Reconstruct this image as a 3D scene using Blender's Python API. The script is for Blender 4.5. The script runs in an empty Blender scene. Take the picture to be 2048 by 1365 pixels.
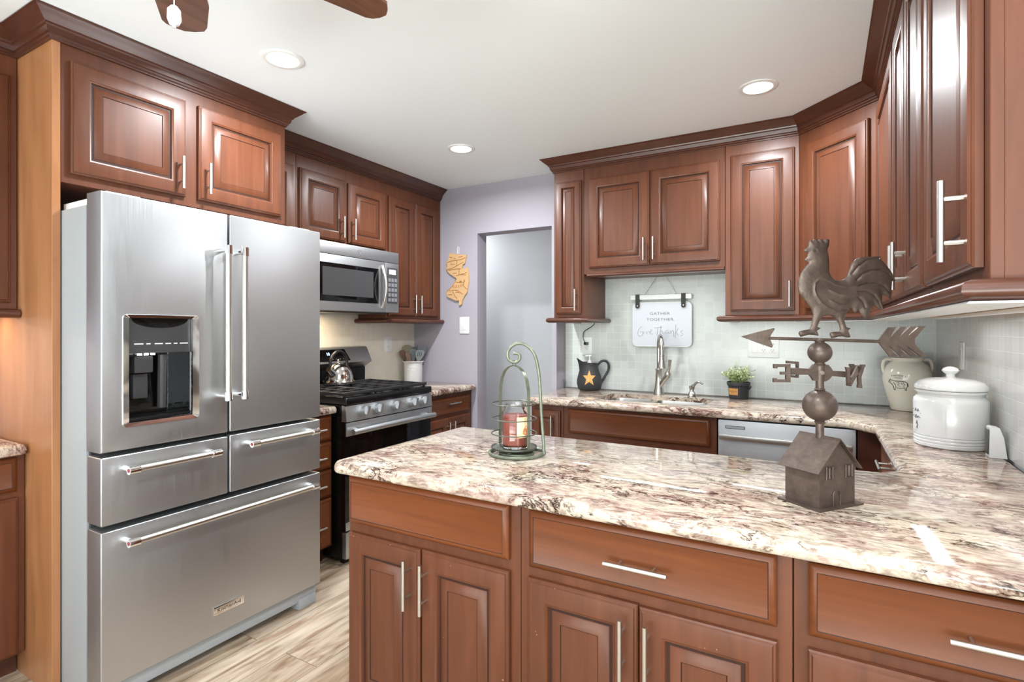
import bpy, bmesh, math, random
from mathutils import Vector, Matrix
from mathutils.geometry import delaunay_2d_cdt
random.seed(7)
R = math.radians
S = bpy.context.scene
COL = S.collection

# ------------------------------------------------------------------ camera
cam = bpy.data.objects.new('camera', bpy.data.cameras.new('camera'))
COL.objects.link(cam)
cam.location = (0, 0, 1.313)
cam.rotation_euler = (R(90), 0, R(29.835))
cam.data.sensor_width = 36
cam.data.lens = 36 * 1086.26 / 2048
cam.data.shift_y = -23.5 / 2048
cam.data.clip_start = 0.02
S.camera = cam

# ------------------------------------------------------------------ world / exposure
W = bpy.data.worlds.new('world'); S.world = W; W.use_nodes = True
wn = W.node_tree.nodes; wl = W.node_tree.links
wbg = wn['Background']
sky = wn.new('ShaderNodeTexSky'); sky.sky_type = 'HOSEK_WILKIE'; sky.turbidity = 4
sky.sun_direction = (0.3, -0.5, 0.8)
wl.new(sky.outputs[0], wbg.inputs[0]); wbg.inputs[1].default_value = 0.9
S.view_settings.view_transform = 'Standard'
S.view_settings.look = 'None'
S.view_settings.gamma = 1
S.view_settings.use_curve_mapping = False
S.view_settings.exposure = 0.54

def area(name, loc, size, power, color=(1, 1, 1), rot=(0, 0, 0), shape='RECTANGLE', spread=180):
    l = bpy.data.lights.new(name, 'AREA'); l.energy = power; l.color = color; l.shape = shape
    l.size = size[0]; l.size_y = size[1]; l.spread = R(spread)
    o = bpy.data.objects.new(name, l); COL.objects.link(o); o.location = loc; o.rotation_euler = rot
    return o

WARM = (1.0, 0.80, 0.58)
NEUT = (0.92, 0.965, 1.0)
# daylight entering through the wide glass doors, then added fill lamps
area('daylight_patio_sky', (-0.2, -3.02, 1.55), (5.0, 1.2), 46, (0.92, 0.97, 1.0), (R(95), 0, 0))
area('patio_ceiling_fill', (-0.2, -3.02, 0.5), (5.0, 0.85), 58, (0.93, 1.0, 0.95), (R(118), 0, 0), spread=90)  # added lamp, tilted up to brighten the ceiling
area('side_fill_light', (2.62, -1.2, 1.45), (2.2, 1.5), 60, (0.91, 0.97, 1.0), (0, R(112), 0), spread=130)  # added lamp outside an unseen window, fills from the right
# recessed ceiling cans, plus added fill lamps
CANS = [(-1.953, 1.488), (-0.264, 2.758), (-1.958, 2.776)]
CANS_FILL = [(-0.3, 0.35), (-1.3, -1.9), (0.2, -1.2), (1.5, -0.6)]  # unseen lamps without fixtures, added for more light
for i, (x, y) in enumerate(CANS + CANS_FILL):
    area('can_and_fill_light', (x, y, 2.431), (0.115, 0.115), 20, NEUT, (0, 0, 0), 'DISK', 170)
area('hall_light', (-3.3, 4.1, 2.42), (0.5, 0.4), 16, NEUT, (0, 0, 0), 'DISK')
# under-cabinet strips and the lamp under the microwave
area('strip_light_sink', (-0.92, 3.375, 1.6555), (0.7, 0.04), 1.3, (0.95, 1.0, 0.97))
area('strip_light_sink_right', (-0.27, 3.50, 1.375), (0.36, 0.08), 0.7, (0.97, 1.0, 0.97))
area('strip_light_wall', (0.40, 1.95, 1.350), (0.05, 1.5), 1.9, (1.0, 1.0, 1.0))
area('strip_light_narrow', (-1.45, 3.50, 1.372), (0.15, 0.04), 0.25, (0.95, 1.0, 0.95))
area('microwave_light', (-2.80, 2.40, 1.417), (0.12, 0.3), 2.6, WARM)
area('strip_light_left', (-2.80, 0.62, 1.372), (0.05, 0.4), 2.0, WARM)

# ------------------------------------------------------------------ materials
MATS = {}
def newmat(name):
    m = bpy.data.materials.new(name); m.use_nodes = True
    return m, m.node_tree.nodes, m.node_tree.links, m.node_tree.nodes['Principled BSDF']
def lin(r, g, b):
    f = lambda c: (c / 255 / 12.92) if c / 255 <= 0.04045 else ((c / 255 + 0.055) / 1.055) ** 2.4
    return (f(r), f(g), f(b), 1)
def simple(name, col, rough=0.5, metal=0, coat=0, emit=None, es=0, trans=0, ior=1.45, spec=0.5, bump=None, var=0.0, vs=18):
    m, n, l, b = newmat(name)
    b.inputs['Base Color'].default_value = col
    b.inputs['Roughness'].default_value = rough
    b.inputs['Metallic'].default_value = metal
    b.inputs['Coat Weight'].default_value = coat
    b.inputs['Coat Roughness'].default_value = 0.15
    b.inputs['Specular IOR Level'].default_value = spec
    b.inputs['IOR'].default_value = ior
    b.inputs['Transmission Weight'].default_value = trans
    if emit:
        b.inputs['Emission Color'].default_value = emit; b.inputs['Emission Strength'].default_value = es
    # a little surface variation keeps every finish procedural
    tc = n.new('ShaderNodeTexCoord'); nz = n.new('ShaderNodeTexNoise')
    sc, st = bump if bump else (30, 0.03)
    nz.inputs['Scale'].default_value = sc; nz.inputs['Detail'].default_value = 3
    l.new(tc.outputs['Object'], nz.inputs['Vector'])
    bp = n.new('ShaderNodeBump'); bp.inputs['Strength'].default_value = st; bp.inputs['Distance'].default_value = 0.01
    l.new(nz.outputs[0], bp.inputs['Height']); l.new(bp.outputs[0], b.inputs['Normal'])
    if var:
        n2 = n.new('ShaderNodeTexNoise'); n2.inputs['Scale'].default_value = vs; n2.inputs['Detail'].default_value = 6; n2.inputs['Roughness'].default_value = 0.65
        l.new(tc.outputs['Object'], n2.inputs['Vector'])
        hv = n.new('ShaderNodeHueSaturation'); hv.inputs['Color'].default_value = col
        mr = n.new('ShaderNodeMapRange'); mr.inputs[1].default_value = 0.3; mr.inputs[2].default_value = 0.7; mr.inputs[3].default_value = 1 - var; mr.inputs[4].default_value = 1 + var
        l.new(n2.outputs[0], mr.inputs[0]); l.new(mr.outputs[0], hv.inputs['Value']); l.new(hv.outputs[0], b.inputs['Base Color'])
    MATS[name] = m
    return m
def ramp(n, stops, interp='LINEAR'):
    r = n.new('ShaderNodeValToRGB'); r.color_ramp.interpolation = interp
    e = r.color_ramp.elements
    while len(e) < len(stops): e.new(0.5)
    for k, (p, c) in enumerate(stops): e[k].position = p; e[k].color = c
    return r
def mixc(n, l, fac, a, b, mode='MIX'):
    m = n.new('ShaderNodeMix'); m.data_type = 'RGBA'; m.blend_type = mode
    for sock, v in ((m.inputs[0], fac), (m.inputs[6], a), (m.inputs[7], b)):
        if isinstance(v, (int, float)): sock.default_value = v
        elif isinstance(v, tuple): sock.default_value = v
        else: l.new(v, sock)
    return m.outputs[2]

def wood(name, c0, c1, c2, grain, rough=0.42, coat=0.12):
    m, n, l, b = newmat(name)
    tc = n.new('ShaderNodeTexCoord'); mp = n.new('ShaderNodeMapping'); mp.inputs['Scale'].default_value = grain
    oi = n.new('ShaderNodeObjectInfo')
    add = n.new('ShaderNodeVectorMath'); add.operation = 'ADD'
    sc = n.new('ShaderNodeVectorMath'); sc.operation = 'SCALE'; sc.inputs['Scale'].default_value = 7.0
    cmb = n.new('ShaderNodeCombineXYZ')
    for k in range(3): l.new(oi.outputs['Random'], cmb.inputs[k])
    l.new(cmb.outputs[0], sc.inputs[0])
    l.new(tc.outputs['Object'], mp.inputs[0]); l.new(mp.outputs[0], add.inputs[0]); l.new(sc.outputs[0], add.inputs[1])
    n1 = n.new('ShaderNodeTexNoise'); n1.inputs['Scale'].default_value = 1.0; n1.inputs['Detail'].default_value = 6; n1.inputs['Roughness'].default_value = 0.6; n1.inputs['Distortion'].default_value = 0.6
    l.new(add.outputs[0], n1.inputs['Vector'])
    r = ramp(n, [(0.28, c0), (0.52, c1), (0.75, c2)])
    l.new(n1.outputs[0], r.inputs[0])
    n2 = n.new('ShaderNodeTexNoise'); n2.inputs['Scale'].default_value = 5.0; n2.inputs['Detail'].default_value = 4
    l.new(tc.outputs['Object'], n2.inputs['Vector'])
    hv = n.new('ShaderNodeHueSaturation')
    mr = n.new('ShaderNodeMapRange'); mr.inputs[3].default_value = 0.86; mr.inputs[4].default_value = 1.14
    l.new(oi.outputs['Random'], mr.inputs[0]); l.new(mr.outputs[0], hv.inputs['Value'])
    mr2 = n.new('ShaderNodeMapRange'); mr2.inputs[3].default_value = 0.88; mr2.inputs[4].default_value = 1.1
    l.new(n2.outputs[0], mr2.inputs[0])
    mul = n.new('ShaderNodeMath'); mul.operation = 'MULTIPLY'; l.new(mr.outputs[0], mul.inputs[0]); l.new(mr2.outputs[0], mul.inputs[1])
    l.new(mul.outputs[0], hv.inputs['Value'])
    l.new(r.outputs[0], hv.inputs['Color'])
    l.new(hv.outputs[0], b.inputs['Base Color'])
    b.inputs['Roughness'].default_value = rough; b.inputs['Specular IOR Level'].default_value = 0.30
    b.inputs['Coat Weight'].default_value = coat; b.inputs['Coat Roughness'].default_value = 0.28
    bp = n.new('ShaderNodeBump'); bp.inputs['Strength'].default_value = 0.05; bp.inputs['Distance'].default_value = 0.002
    l.new(n1.outputs[0], bp.inputs['Height']); l.new(bp.outputs[0], b.inputs['Normal'])
    MATS[name] = m
    return m

CH = (lin(81, 44, 26), lin(92, 51, 31), lin(102, 58, 37))
WV = wood('cherry_vertical', *CH, (30, 30, 2.2))
WH = wood('cherry_horizontal', lin(88, 45, 18), lin(99, 51, 21), lin(108, 58, 26), (2.2, 2.2, 34))
WD = wood('cherry_moulding', lin(66, 36, 25), lin(77, 43, 30), lin(87, 50, 35), (6, 6, 20), 0.3, 0.4)
WP = wood('maple_panel', lin(140, 93, 58), lin(156, 106, 69), lin(168, 118, 80), (14, 14, 1.6), 0.3, 0.4)
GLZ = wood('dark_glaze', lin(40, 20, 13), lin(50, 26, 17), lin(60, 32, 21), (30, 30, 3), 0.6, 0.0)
WB = wood('blonde_wood', lin(206, 160, 112), lin(220, 178, 130), lin(230, 192, 148), (20, 4, 20), 0.5, 0)
WF = wood('fan_blade_wood', lin(76, 48, 34), lin(100, 65, 46), lin(118, 78, 56), (24, 3, 24), 0.35, 0.2)

def granite():
    m, n, l, b = newmat('granite')
    tc = n.new('ShaderNodeTexCoord')
    mp = n.new('ShaderNodeMapping'); mp.inputs['Rotation'].default_value = (0, 0, R(-24)); mp.inputs['Scale'].default_value = (0.6, 1.35, 1.0)
    l.new(tc.outputs['Object'], mp.inputs[0])
    wz = n.new('ShaderNodeTexNoise'); wz.inputs['Scale'].default_value = 7; wz.inputs['Detail'].default_value = 4
    l.new(mp.outputs[0], wz.inputs['Vector'])
    wv = n.new('ShaderNodeVectorMath'); wv.operation = 'MULTIPLY_ADD'; wv.inputs[1].default_value = (0.13, 0.13, 0.13)
    l.new(wz.outputs['Color'], wv.inputs[0]); l.new(mp.outputs[0], wv.inputs[2])
    def noise(sc, det=5, rough=0.6, dist=0.0):
        t = n.new('ShaderNodeTexNoise'); t.inputs['Scale'].default_value = sc; t.inputs['Detail'].default_value = det
        t.inputs['Roughness'].default_value = rough; t.inputs['Distortion'].default_value = dist
        l.new(wv.outputs[0], t.inputs['Vector']); return t.outputs[0]
    base = ramp(n, [(0.28, lin(188, 180, 166)), (0.46, lin(184, 172, 154)), (0.55, lin(172, 150, 138)), (0.62, lin(140, 110, 104)), (0.72, lin(98, 72, 72))])
    l.new(noise(9, 7, 0.66), base.inputs[0])
    fine = ramp(n, [(0.36, lin(94, 74, 72)), (0.47, lin(172, 158, 144)), (0.62, lin(208, 198, 184))])
    l.new(noise(55, 4, 0.65), fine.inputs[0])
    c = mixc(n, l, 0.45, base.outputs[0], fine.outputs[0])
    # dark mineral veins, thin and broken up
    def vein(scale, width, mlo, mhi, mscale):
        v = noise(scale, 6, 0.62, 0.4)
        s = n.new('ShaderNodeMath'); s.operation = 'SUBTRACT'; s.inputs[1].default_value = 0.5; l.new(v, s.inputs[0])
        a = n.new('ShaderNodeMath'); a.operation = 'ABSOLUTE'; l.new(s.outputs[0], a.inputs[0])
        k = n.new('ShaderNodeMapRange'); k.inputs[1].default_value = 0.0; k.inputs[2].default_value = width; k.inputs[3].default_value = 1; k.inputs[4].default_value = 0
        l.new(a.outputs[0], k.inputs[0])
        q = n.new('ShaderNodeMapRange'); q.inputs[1].default_value = mlo; q.inputs[2].default_value = mhi; l.new(noise(mscale, 3), q.inputs[0])
        mu = n.new('ShaderNodeMath'); mu.operation = 'MULTIPLY'; l.new(k.outputs[0], mu.inputs[0]); l.new(q.outputs[0], mu.inputs[1])
        return mu.outputs[0]
    c = mixc(n, l, vein(11, 0.05, 0.46, 0.62, 4), c, lin(98, 68, 62))
    c = mixc(n, l, vein(14, 0.034, 0.47, 0.55, 5), c, lin(40, 27, 27))
    c = mixc(n, l, vein(24, 0.024, 0.46, 0.56, 7), c, lin(56, 38, 34))
    bl = n.new('ShaderNodeMapRange'); bl.inputs[1].default_value = 0.56; bl.inputs[2].default_value = 0.68; bl.inputs[4].default_value = 0.4; l.new(noise(3.2, 4, 0.7), bl.inputs[0])
    c = mixc(n, l, bl.outputs[0], c, lin(112, 82, 78))
    hc = n.new('ShaderNodeBrightContrast'); hc.inputs['Contrast'].default_value = 0.12; hc.inputs['Bright'].default_value = 0.025; l.new(c, hc.inputs['Color']); c = hc.outputs[0]
    l.new(c, b.inputs['Base Color'])
    b.inputs['Roughness'].default_value = 0.07
    b.inputs['Specular IOR Level'].default_value = 0.55
    MATS['granite'] = m
    return m
GR = granite()

def steel(name, col, rough, wave=0.25, scale=(2.5, 2.5, 2.5), aniso=0.0, brush=(400, 400, 6)):
    m, n, l, b = newmat(name)
    b.inputs['Base Color'].default_value = col; b.inputs['Metallic'].default_value = 1
    b.inputs['Anisotropic'].default_value = aniso
    tc = n.new('ShaderNodeTexCoord')
    mp = n.new('ShaderNodeMapping'); mp.inputs['Scale'].default_value = scale; l.new(tc.outputs['Object'], mp.inputs[0])
    nz = n.new('ShaderNodeTexNoise'); nz.inputs['Scale'].default_value = 1.0; nz.inputs['Detail'].default_value = 1.5
    l.new(mp.outputs[0], nz.inputs['Vector'])
    mb = n.new('ShaderNodeMapping'); mb.inputs['Scale'].default_value = brush; l.new(tc.outputs['Object'], mb.inputs[0])
    nb = n.new('ShaderNodeTexNoise'); nb.inputs['Scale'].default_value = 1.0; nb.inputs['Detail'].default_value = 3; l.new(mb.outputs[0], nb.inputs['Vector'])
    mr = n.new('ShaderNodeMapRange'); mr.inputs[3].default_value = rough * 0.8; mr.inputs[4].default_value = rough * 1.25
    l.new(nb.outputs[0], mr.inputs[0]); l.new(mr.outputs[0], b.inputs['Roughness'])
    bp = n.new('ShaderNodeBump'); bp.inputs['Strength'].default_value = wave; bp.inputs['Distance'].default_value = 0.02
    l.new(nz.outputs[0], bp.inputs['Height']); l.new(bp.outputs[0], b.inputs['Normal'])
    MATS[name] = m
    return m
ST = steel('stainless_steel', lin(184, 186, 188), 0.42, 0.22)
STH = steel('brushed_handle', lin(206, 204, 197), 0.3, 0.0, brush=(4, 4, 4))
STC = steel('polished_chrome', lin(238, 238, 238), 0.06, 0.0, brush=(4, 4, 4))
STK = steel('brushed_nickel', lin(190, 188, 182), 0.24, 0.0, brush=(9, 9, 9))

def floor_mat():
    m, n, l, b = newmat('wood_plank_floor')
    tc = n.new('ShaderNodeTexCoord'); sx = n.new('ShaderNodeSeparateXYZ'); l.new(tc.outputs['Object'], sx.inputs[0])
    ax = n.new('ShaderNodeMath'); ax.operation = 'ADD'; ax.inputs[1].default_value = 1.707; l.new(sx.outputs[0], ax.inputs[0])
    ay = n.new('ShaderNodeMath'); ay.operation = 'ADD'; ay.inputs[1].default_value = 0.947; l.new(sx.outputs[1], ay.inputs[0])
    cb = n.new('ShaderNodeCombineXYZ'); l.new(ay.outputs[0], cb.inputs[0]); l.new(ax.outputs[0], cb.inputs[1])
    br = n.new('ShaderNodeTexBrick'); br.offset = 0.43; br.inputs['Scale'].default_value = 1
    br.inputs['Brick Width'].default_value = 1.2; br.inputs['Row Height'].default_value = 0.183
    br.inputs['Mortar Size'].default_value = 0.0014; br.inputs['Mortar Smooth'].default_value = 0.3; br.inputs['Bias'].default_value = 0
    br.inputs['Color1'].default_value = (0, 0, 0, 1); br.inputs['Color2'].default_value = (1, 1, 1, 1); br.inputs['Mortar'].default_value = (0.5, 0.5, 0.5, 1)
    l.new(cb.outputs[0], br.inputs['Vector'])
    off = n.new('ShaderNodeVectorMath'); off.operation = 'MULTIPLY_ADD'; off.inputs[1].default_value = (9, 5, 3)
    l.new(br.outputs['Color'], off.inputs[0]); l.new(tc.outputs['Object'], off.inputs[2])
    mp = n.new('ShaderNodeMapping'); mp.inputs['Scale'].default_value = (11, 1.3, 1); l.new(off.outputs[0], mp.inputs[0])
    nz = n.new('ShaderNodeTexNoise'); nz.inputs['Scale'].default_value = 1; nz.inputs['Detail'].default_value = 7; nz.inputs['Distortion'].default_value = 1.2; nz.inputs['Roughness'].default_value = 0.62
    l.new(mp.outputs[0], nz.inputs['Vector'])
    r = ramp(n, [(0.27, lin(100, 76, 58)), (0.40, lin(150, 128, 108)), (0.50, lin(186, 172, 154)), (0.75, lin(204, 194, 180))])
    l.new(nz.outputs[0], r.inputs[0])
    mp2 = n.new('ShaderNodeMapping'); mp2.inputs['Scale'].default_value = (40, 3, 1); l.new(off.outputs[0], mp2.inputs[0])
    nz2 = n.new('ShaderNodeTexNoise'); nz2.inputs['Scale'].default_value = 1; nz2.inputs['Detail'].default_value = 4; l.new(mp2.outputs[0], nz2.inputs['Vector'])
    r2 = ramp(n, [(0.35, lin(196, 186, 176)), (0.6, (1, 1, 1, 1))]); l.new(nz2.outputs[0], r2.inputs[0])
    c = mixc(n, l, 0.7, r.outputs[0], r2.outputs[0], 'MULTIPLY')
    r3 = ramp(n, [(0, lin(235, 226, 215)), (1, lin(255, 250, 245))]); l.new(br.outputs['Color'], r3.inputs[0])
    c = mixc(n, l, 1.0, c, r3.outputs[0], 'MULTIPLY')
    c = mixc(n, l, br.outputs['Fac'], c, lin(96, 78, 62))
    l.new(c, b.inputs['Base Color']); b.inputs['Roughness'].default_value = 0.30
    MATS['floor'] = m
    return m
FL = floor_mat()

def tile_mat(name, axes, c1, c2, grout):
    m, n, l, b = newmat(name)
    tc = n.new('ShaderNodeTexCoord'); sx = n.new('ShaderNodeSeparateXYZ'); l.new(tc.outputs['Object'], sx.inputs[0])
    cb = n.new('ShaderNodeCombineXYZ'); l.new(sx.outputs[axes], cb.inputs[0])
    az = n.new('ShaderNodeMath'); az.operation = 'ADD'; az.inputs[1].default_value = -0.885; l.new(sx.outputs[2], az.inputs[0]); l.new(az.outputs[0], cb.inputs[1])
    br = n.new('ShaderNodeTexBrick'); br.offset = 0.0; br.inputs['Scale'].default_value = 1
    br.inputs['Brick Width'].default_value = 0.0515; br.inputs['Row Height'].default_value = 0.0505
    br.inputs['Mortar Size'].default_value = 0.0013; br.inputs['Mortar Smooth'].default_value = 0.35
    br.inputs['Color1'].default_value = c1; br.inputs['Color2'].default_value = c2; br.inputs['Mortar'].default_value = grout
    l.new(cb.outputs[0], br.inputs['Vector'])
    l.new(br.outputs['Color'], b.inputs['Base Color']); b.inputs['Roughness'].default_value = 0.16
    inv = n.new('ShaderNodeMath'); inv.operation = 'SUBTRACT'; inv.inputs[0].default_value = 1; l.new(br.outputs['Fac'], inv.inputs[1])
    bp = n.new('ShaderNodeBump'); bp.inputs['Strength'].default_value = 0.5; bp.inputs['Distance'].default_value = 0.0015
    l.new(inv.outputs[0], bp.inputs['Height']); l.new(bp.outputs[0], b.inputs['Normal'])
    MATS[name] = m
    return m
TX = tile_mat('tile_rear', 0, lin(184, 187, 184), lin(192, 195, 192), lin(212, 215, 213))
TY = tile_mat('tile_side', 1, lin(186, 187, 186), lin(193, 194, 193), lin(214, 215, 214))
TL = tile_mat('tile_left', 1, lin(206, 200, 186), lin(212, 206, 192), lin(222, 214, 196))

PURP = simple('purple_grey_paint', lin(158, 153, 162), 0.75, bump=(180, 0.04))
HALL = simple('light_grey_paint', lin(196, 196, 198), 0.75, bump=(180, 0.04))
CEIL = simple('ceiling_white', lin(235, 240, 243), 0.85, bump=(200, 0.03))
WHITE = simple('white_plastic', lin(216, 217, 216), 0.35)
GLAZE = simple('white_glaze', lin(206, 207, 206), 0.12, coat=0.6)
CREAM = simple('cream_glaze', lin(228, 224, 208), 0.14, coat=0.6)
BLACK = simple('black_enamel', lin(14, 14, 15), 0.22)
BLKG = simple('black_glass', lin(8, 8, 9), 0.06)
DGREY = simple('dark_grey_plastic', lin(62, 62, 63), 0.3)
FSIDE = simple('fridge_grey_paint', lin(150, 153, 155), 0.28)
IRON = simple('cast_iron', lin(34, 34, 36), 0.5, bump=(300, 0.15))
RUST = simple('rusty_metal', lin(90, 77, 69), 0.42, metal=0.5, bump=(60, 0.15), var=0.32, vs=30)
VERD = simple('green_patina_metal', lin(116, 122, 106), 0.42, metal=0.5, bump=(80, 0.1), var=0.3, vs=40)
DVERD = simple('dark_patina_metal', lin(92, 96, 86), 0.4, metal=0.6, bump=(80, 0.1))
CHARC = simple('charcoal_ceramic', lin(50, 50, 54), 0.55, bump=(70, 0.05))
OCHRE = simple('ochre_star_paint', lin(214, 160, 92), 0.6, bump=(40, 0.2), var=0.25, vs=60)
TAN = simple('tan_tag', lin(196, 142, 76), 0.6, bump=(60, 0.1))
INK = simple('dark_ink', lin(52, 50, 48), 0.7)
INKS = simple('grey_ink', lin(110, 110, 114), 0.7)
PLYW = simple('engraved_plywood', lin(198, 160, 116), 0.55, bump=(90, 0.1))
PLYD = simple('burnt_plywood_edge', lin(150, 96, 50), 0.6)
LEAF = simple('pale_green_leaf', lin(206, 216, 172), 0.55)
LEAF2 = simple('green_leaf', lin(150, 170, 104), 0.55)
STRG = simple('pale_string', lin(150, 150, 148), 0.8)
PLYD2 = simple('bare_wood_chip', lin(170, 122, 88), 0.7)
SIGN = simple('sign_white', lin(200, 203, 212), 0.35)
WAX = simple('red_candle_wax', lin(140, 64, 46), 0.4)
LABEL = simple('paper_label', lin(234, 216, 170), 0.5)
APPLE = simple('label_fruit_print', lin(222, 140, 90), 0.5)
GLASS = simple('clear_glass', (1, 1, 1, 1), 0.02, trans=1, ior=1.3)
GSIL = simple('grey_silicone', lin(112, 118, 118), 0.5)
BSIL = simple('brown_silicone', lin(122, 96, 78), 0.5)
KBLK = simple('kettle_black', lin(30, 27, 26), 0.3)
RED = simple('red_medallion', lin(150, 60, 60), 0.4)
LENS = simple('lamp_lens', (1, 1, 1, 1), 0.4, emit=(1, 0.98, 0.95, 1), es=6)
LEDW = simple('led_diffuser', (1, 1, 1, 1), 0.4, emit=(1, 1, 0.99, 1), es=2.0)
BLUE = simple('clock_digits', (0.1, 0.3, 1, 1), 0.4, emit=(0.25, 0.5, 1, 1), es=6)
GLASSW = simple('window_glass', (1, 1, 1, 1), 0.0, trans=1, ior=1.05)
TRIM = simple('trim_white', lin(230, 230, 228), 0.5)
CHIP = simple('icy_plastic', lin(220, 222, 224), 0.2, coat=0.4)

# ------------------------------------------------------------------ geometry helpers
def bm_new(): return bmesh.new()
def box(bm, x0, x1, y0, y1, z0, z1, bev=0.0, seg=2):
    vs = [bm.verts.new((x, y, z)) for x in (x0, x1) for y in (y0, y1) for z in (z0, z1)]
    q = [(0, 1, 3, 2), (4, 6, 7, 5), (0, 4, 5, 1), (2, 3, 7, 6), (0, 2, 6, 4), (1, 5, 7, 3)]
    fs = [bm.faces.new([vs[i] for i in f]) for f in q]
    if bev:
        es = list({e for f in fs for e in f.edges})
        bmesh.ops.bevel(bm, geom=es, offset=bev, segments=seg, profile=0.6, affect='EDGES')
    return bm
class Fr:
    """face plane: P0 + U*u + N*n + z"""
    def __init__(s, p0, u, n): s.p = Vector((p0[0], p0[1], 0)); s.u = Vector((u[0], u[1], 0)).normalized(); s.n = Vector((n[0], n[1], 0)).normalized()
    def pt(s, u, z, n): return s.p + s.u * u + s.n * n + Vector((0, 0, z))
def fbox(bm, F, u0, u1, z0, z1, n0, n1, bev=0.0, seg=2):
    vs = [bm.verts.new(F.pt(u, z, n)) for u in (u0, u1) for z in (z0, z1) for n in (n0, n1)]
    q = [(0, 1, 3, 2), (4, 6, 7, 5), (0, 4, 5, 1), (2, 3, 7, 6), (0, 2, 6, 4), (1, 5, 7, 3)]
    fs = [bm.faces.new([vs[i] for i in f]) for f in q]
    if bev:
        es = list({e for f in fs for e in f.edges})
        bmesh.ops.bevel(bm, geom=es, offset=bev, segments=seg, profile=0.6, affect='EDGES')
    return bm
def loops_rect(bm, F, u0, u1, z0, z1, n0, prof, glaze=()):
    rings = []
    for (i, h) in prof:
        rings.append([bm.verts.new(F.pt(u, z, n0 + h)) for (u, z) in ((u0 + i, z0 + i), (u1 - i, z0 + i), (u1 - i, z1 - i), (u0 + i, z1 - i))])
    for i, (a, b) in enumerate(zip(rings, rings[1:])):
        for k in range(4):
            f = bm.faces.new((a[k], a[(k + 1) % 4], b[(k + 1) % 4], b[k])); f.material_index = 1 if i in glaze else 0
    bm.faces.new(rings[-1]); bm.faces.new(rings[0][::-1])
    return bm
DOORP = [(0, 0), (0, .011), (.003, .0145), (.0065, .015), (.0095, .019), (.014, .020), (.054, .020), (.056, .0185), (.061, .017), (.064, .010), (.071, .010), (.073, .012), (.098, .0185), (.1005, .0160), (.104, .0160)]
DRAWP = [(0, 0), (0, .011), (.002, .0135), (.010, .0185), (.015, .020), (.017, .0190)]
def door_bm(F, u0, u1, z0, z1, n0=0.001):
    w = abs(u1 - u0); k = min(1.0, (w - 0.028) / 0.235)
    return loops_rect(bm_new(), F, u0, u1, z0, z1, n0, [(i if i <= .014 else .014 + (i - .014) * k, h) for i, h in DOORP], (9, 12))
def drawer_bm(F, u0, u1, z0, z1, n0=0.001): return loops_rect(bm_new(), F, u0, u1, z0, z1, n0, DRAWP, (4,))
def tube(bm, pts, r, n=10, closed=False, radii=None, cap=True):
    pts = [Vector(p) for p in pts]; m = len(pts); rings = []
    t0 = (pts[1] - pts[0]).normalized()
    ref = Vector((0, 0, 1)) if abs(t0.z) < 0.9 else Vector((1, 0, 0))
    nv = (ref - t0 * ref.dot(t0)).normalized()
    for i in range(m):
        if closed: t = (pts[(i + 1) % m] - pts[i - 1])
        elif i == 0: t = pts[1] - pts[0]
        elif i == m - 1: t = pts[-1] - pts[-2]
        else: t = (pts[i + 1] - pts[i]).normalized() + (pts[i] - pts[i - 1]).normalized()
        t.normalize()
        nv = (nv - t * nv.dot(t)); nv.normalize(); bv = t.cross(nv)
        rr = radii[i] if radii else r
        rings.append([bm.verts.new(pts[i] + nv * math.cos(a) * rr + bv * math.sin(a) * rr) for a in [2 * math.pi * k / n for k in range(n)]])
    rng = range(m) if closed else range(m - 1)
    for i in rng:
        a, b = rings[i], rings[(i + 1) % m]
        for k in range(n): bm.faces.new((a[k], a[(k + 1) % n], b[(k + 1) % n], b[k]))
    if not closed and cap:
        bm.faces.new(rings[0][::-1]); bm.faces.new(rings[-1])
    return bm
def smooth_pts(P, k=4):
    P = [Vector(p) for p in P]; out = []
    for i in range(len(P) - 1):
        a, b, c, d = P[max(0, i - 1)], P[i], P[i + 1], P[min(len(P) - 1, i + 2)]
        for j in range(k):
            t = j / k; out.append(0.5 * ((2 * b) + (c - a) * t + (2 * a - 5 * b + 4 * c - d) * t * t + (3 * b - a - 3 * c + d) * t ** 3))
    return out + [P[-1]]
def lathe(bm, prof, c=(0, 0, 0), n=40, sx=1.0, sy=1.0, rot=None):
    c = Vector(c); rings = []
    for (r, z) in prof:
        if r < 1e-5:
            v = Vector((0, 0, z)); rings.append([bm.verts.new(c + (rot @ v if rot else v))])
        else:
            rg = []
            for k in range(n):
                a = 2 * math.pi * k / n; v = Vector((r * math.cos(a) * sx, r * math.sin(a) * sy, z))
                rg.append(bm.verts.new(c + (rot @ v if rot else v)))
            rings.append(rg)
    for a, b in zip(rings, rings[1:]):
        if len(a) == 1 and len(b) == 1: continue
        for k in range(n):
            k2 = (k + 1) % n
            if len(a) == 1: bm.faces.new((a[0], b[k2], b[k]))
            elif len(b) == 1: bm.faces.new((a[k], a[k2], b[0]))
            else: bm.faces.new((a[k], a[k2], b[k2], b[k]))
    return bm
def prism(bm, pts, fn, t0, t1):
    """polygon pts (a,b) swept from t0 to t1; fn(a,b,t) -> world"""
    A = [bm.verts.new(fn(a, b, t0)) for a, b in pts]; B = [bm.verts.new(fn(a, b, t1)) for a, b in pts]
    n = len(pts)
    for k in range(n): bm.faces.new((A[k], A[(k + 1) % n], B[(k + 1) % n], B[k]))
    bm.faces.new(A[::-1]); bm.faces.new(B)
    return bm
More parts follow.
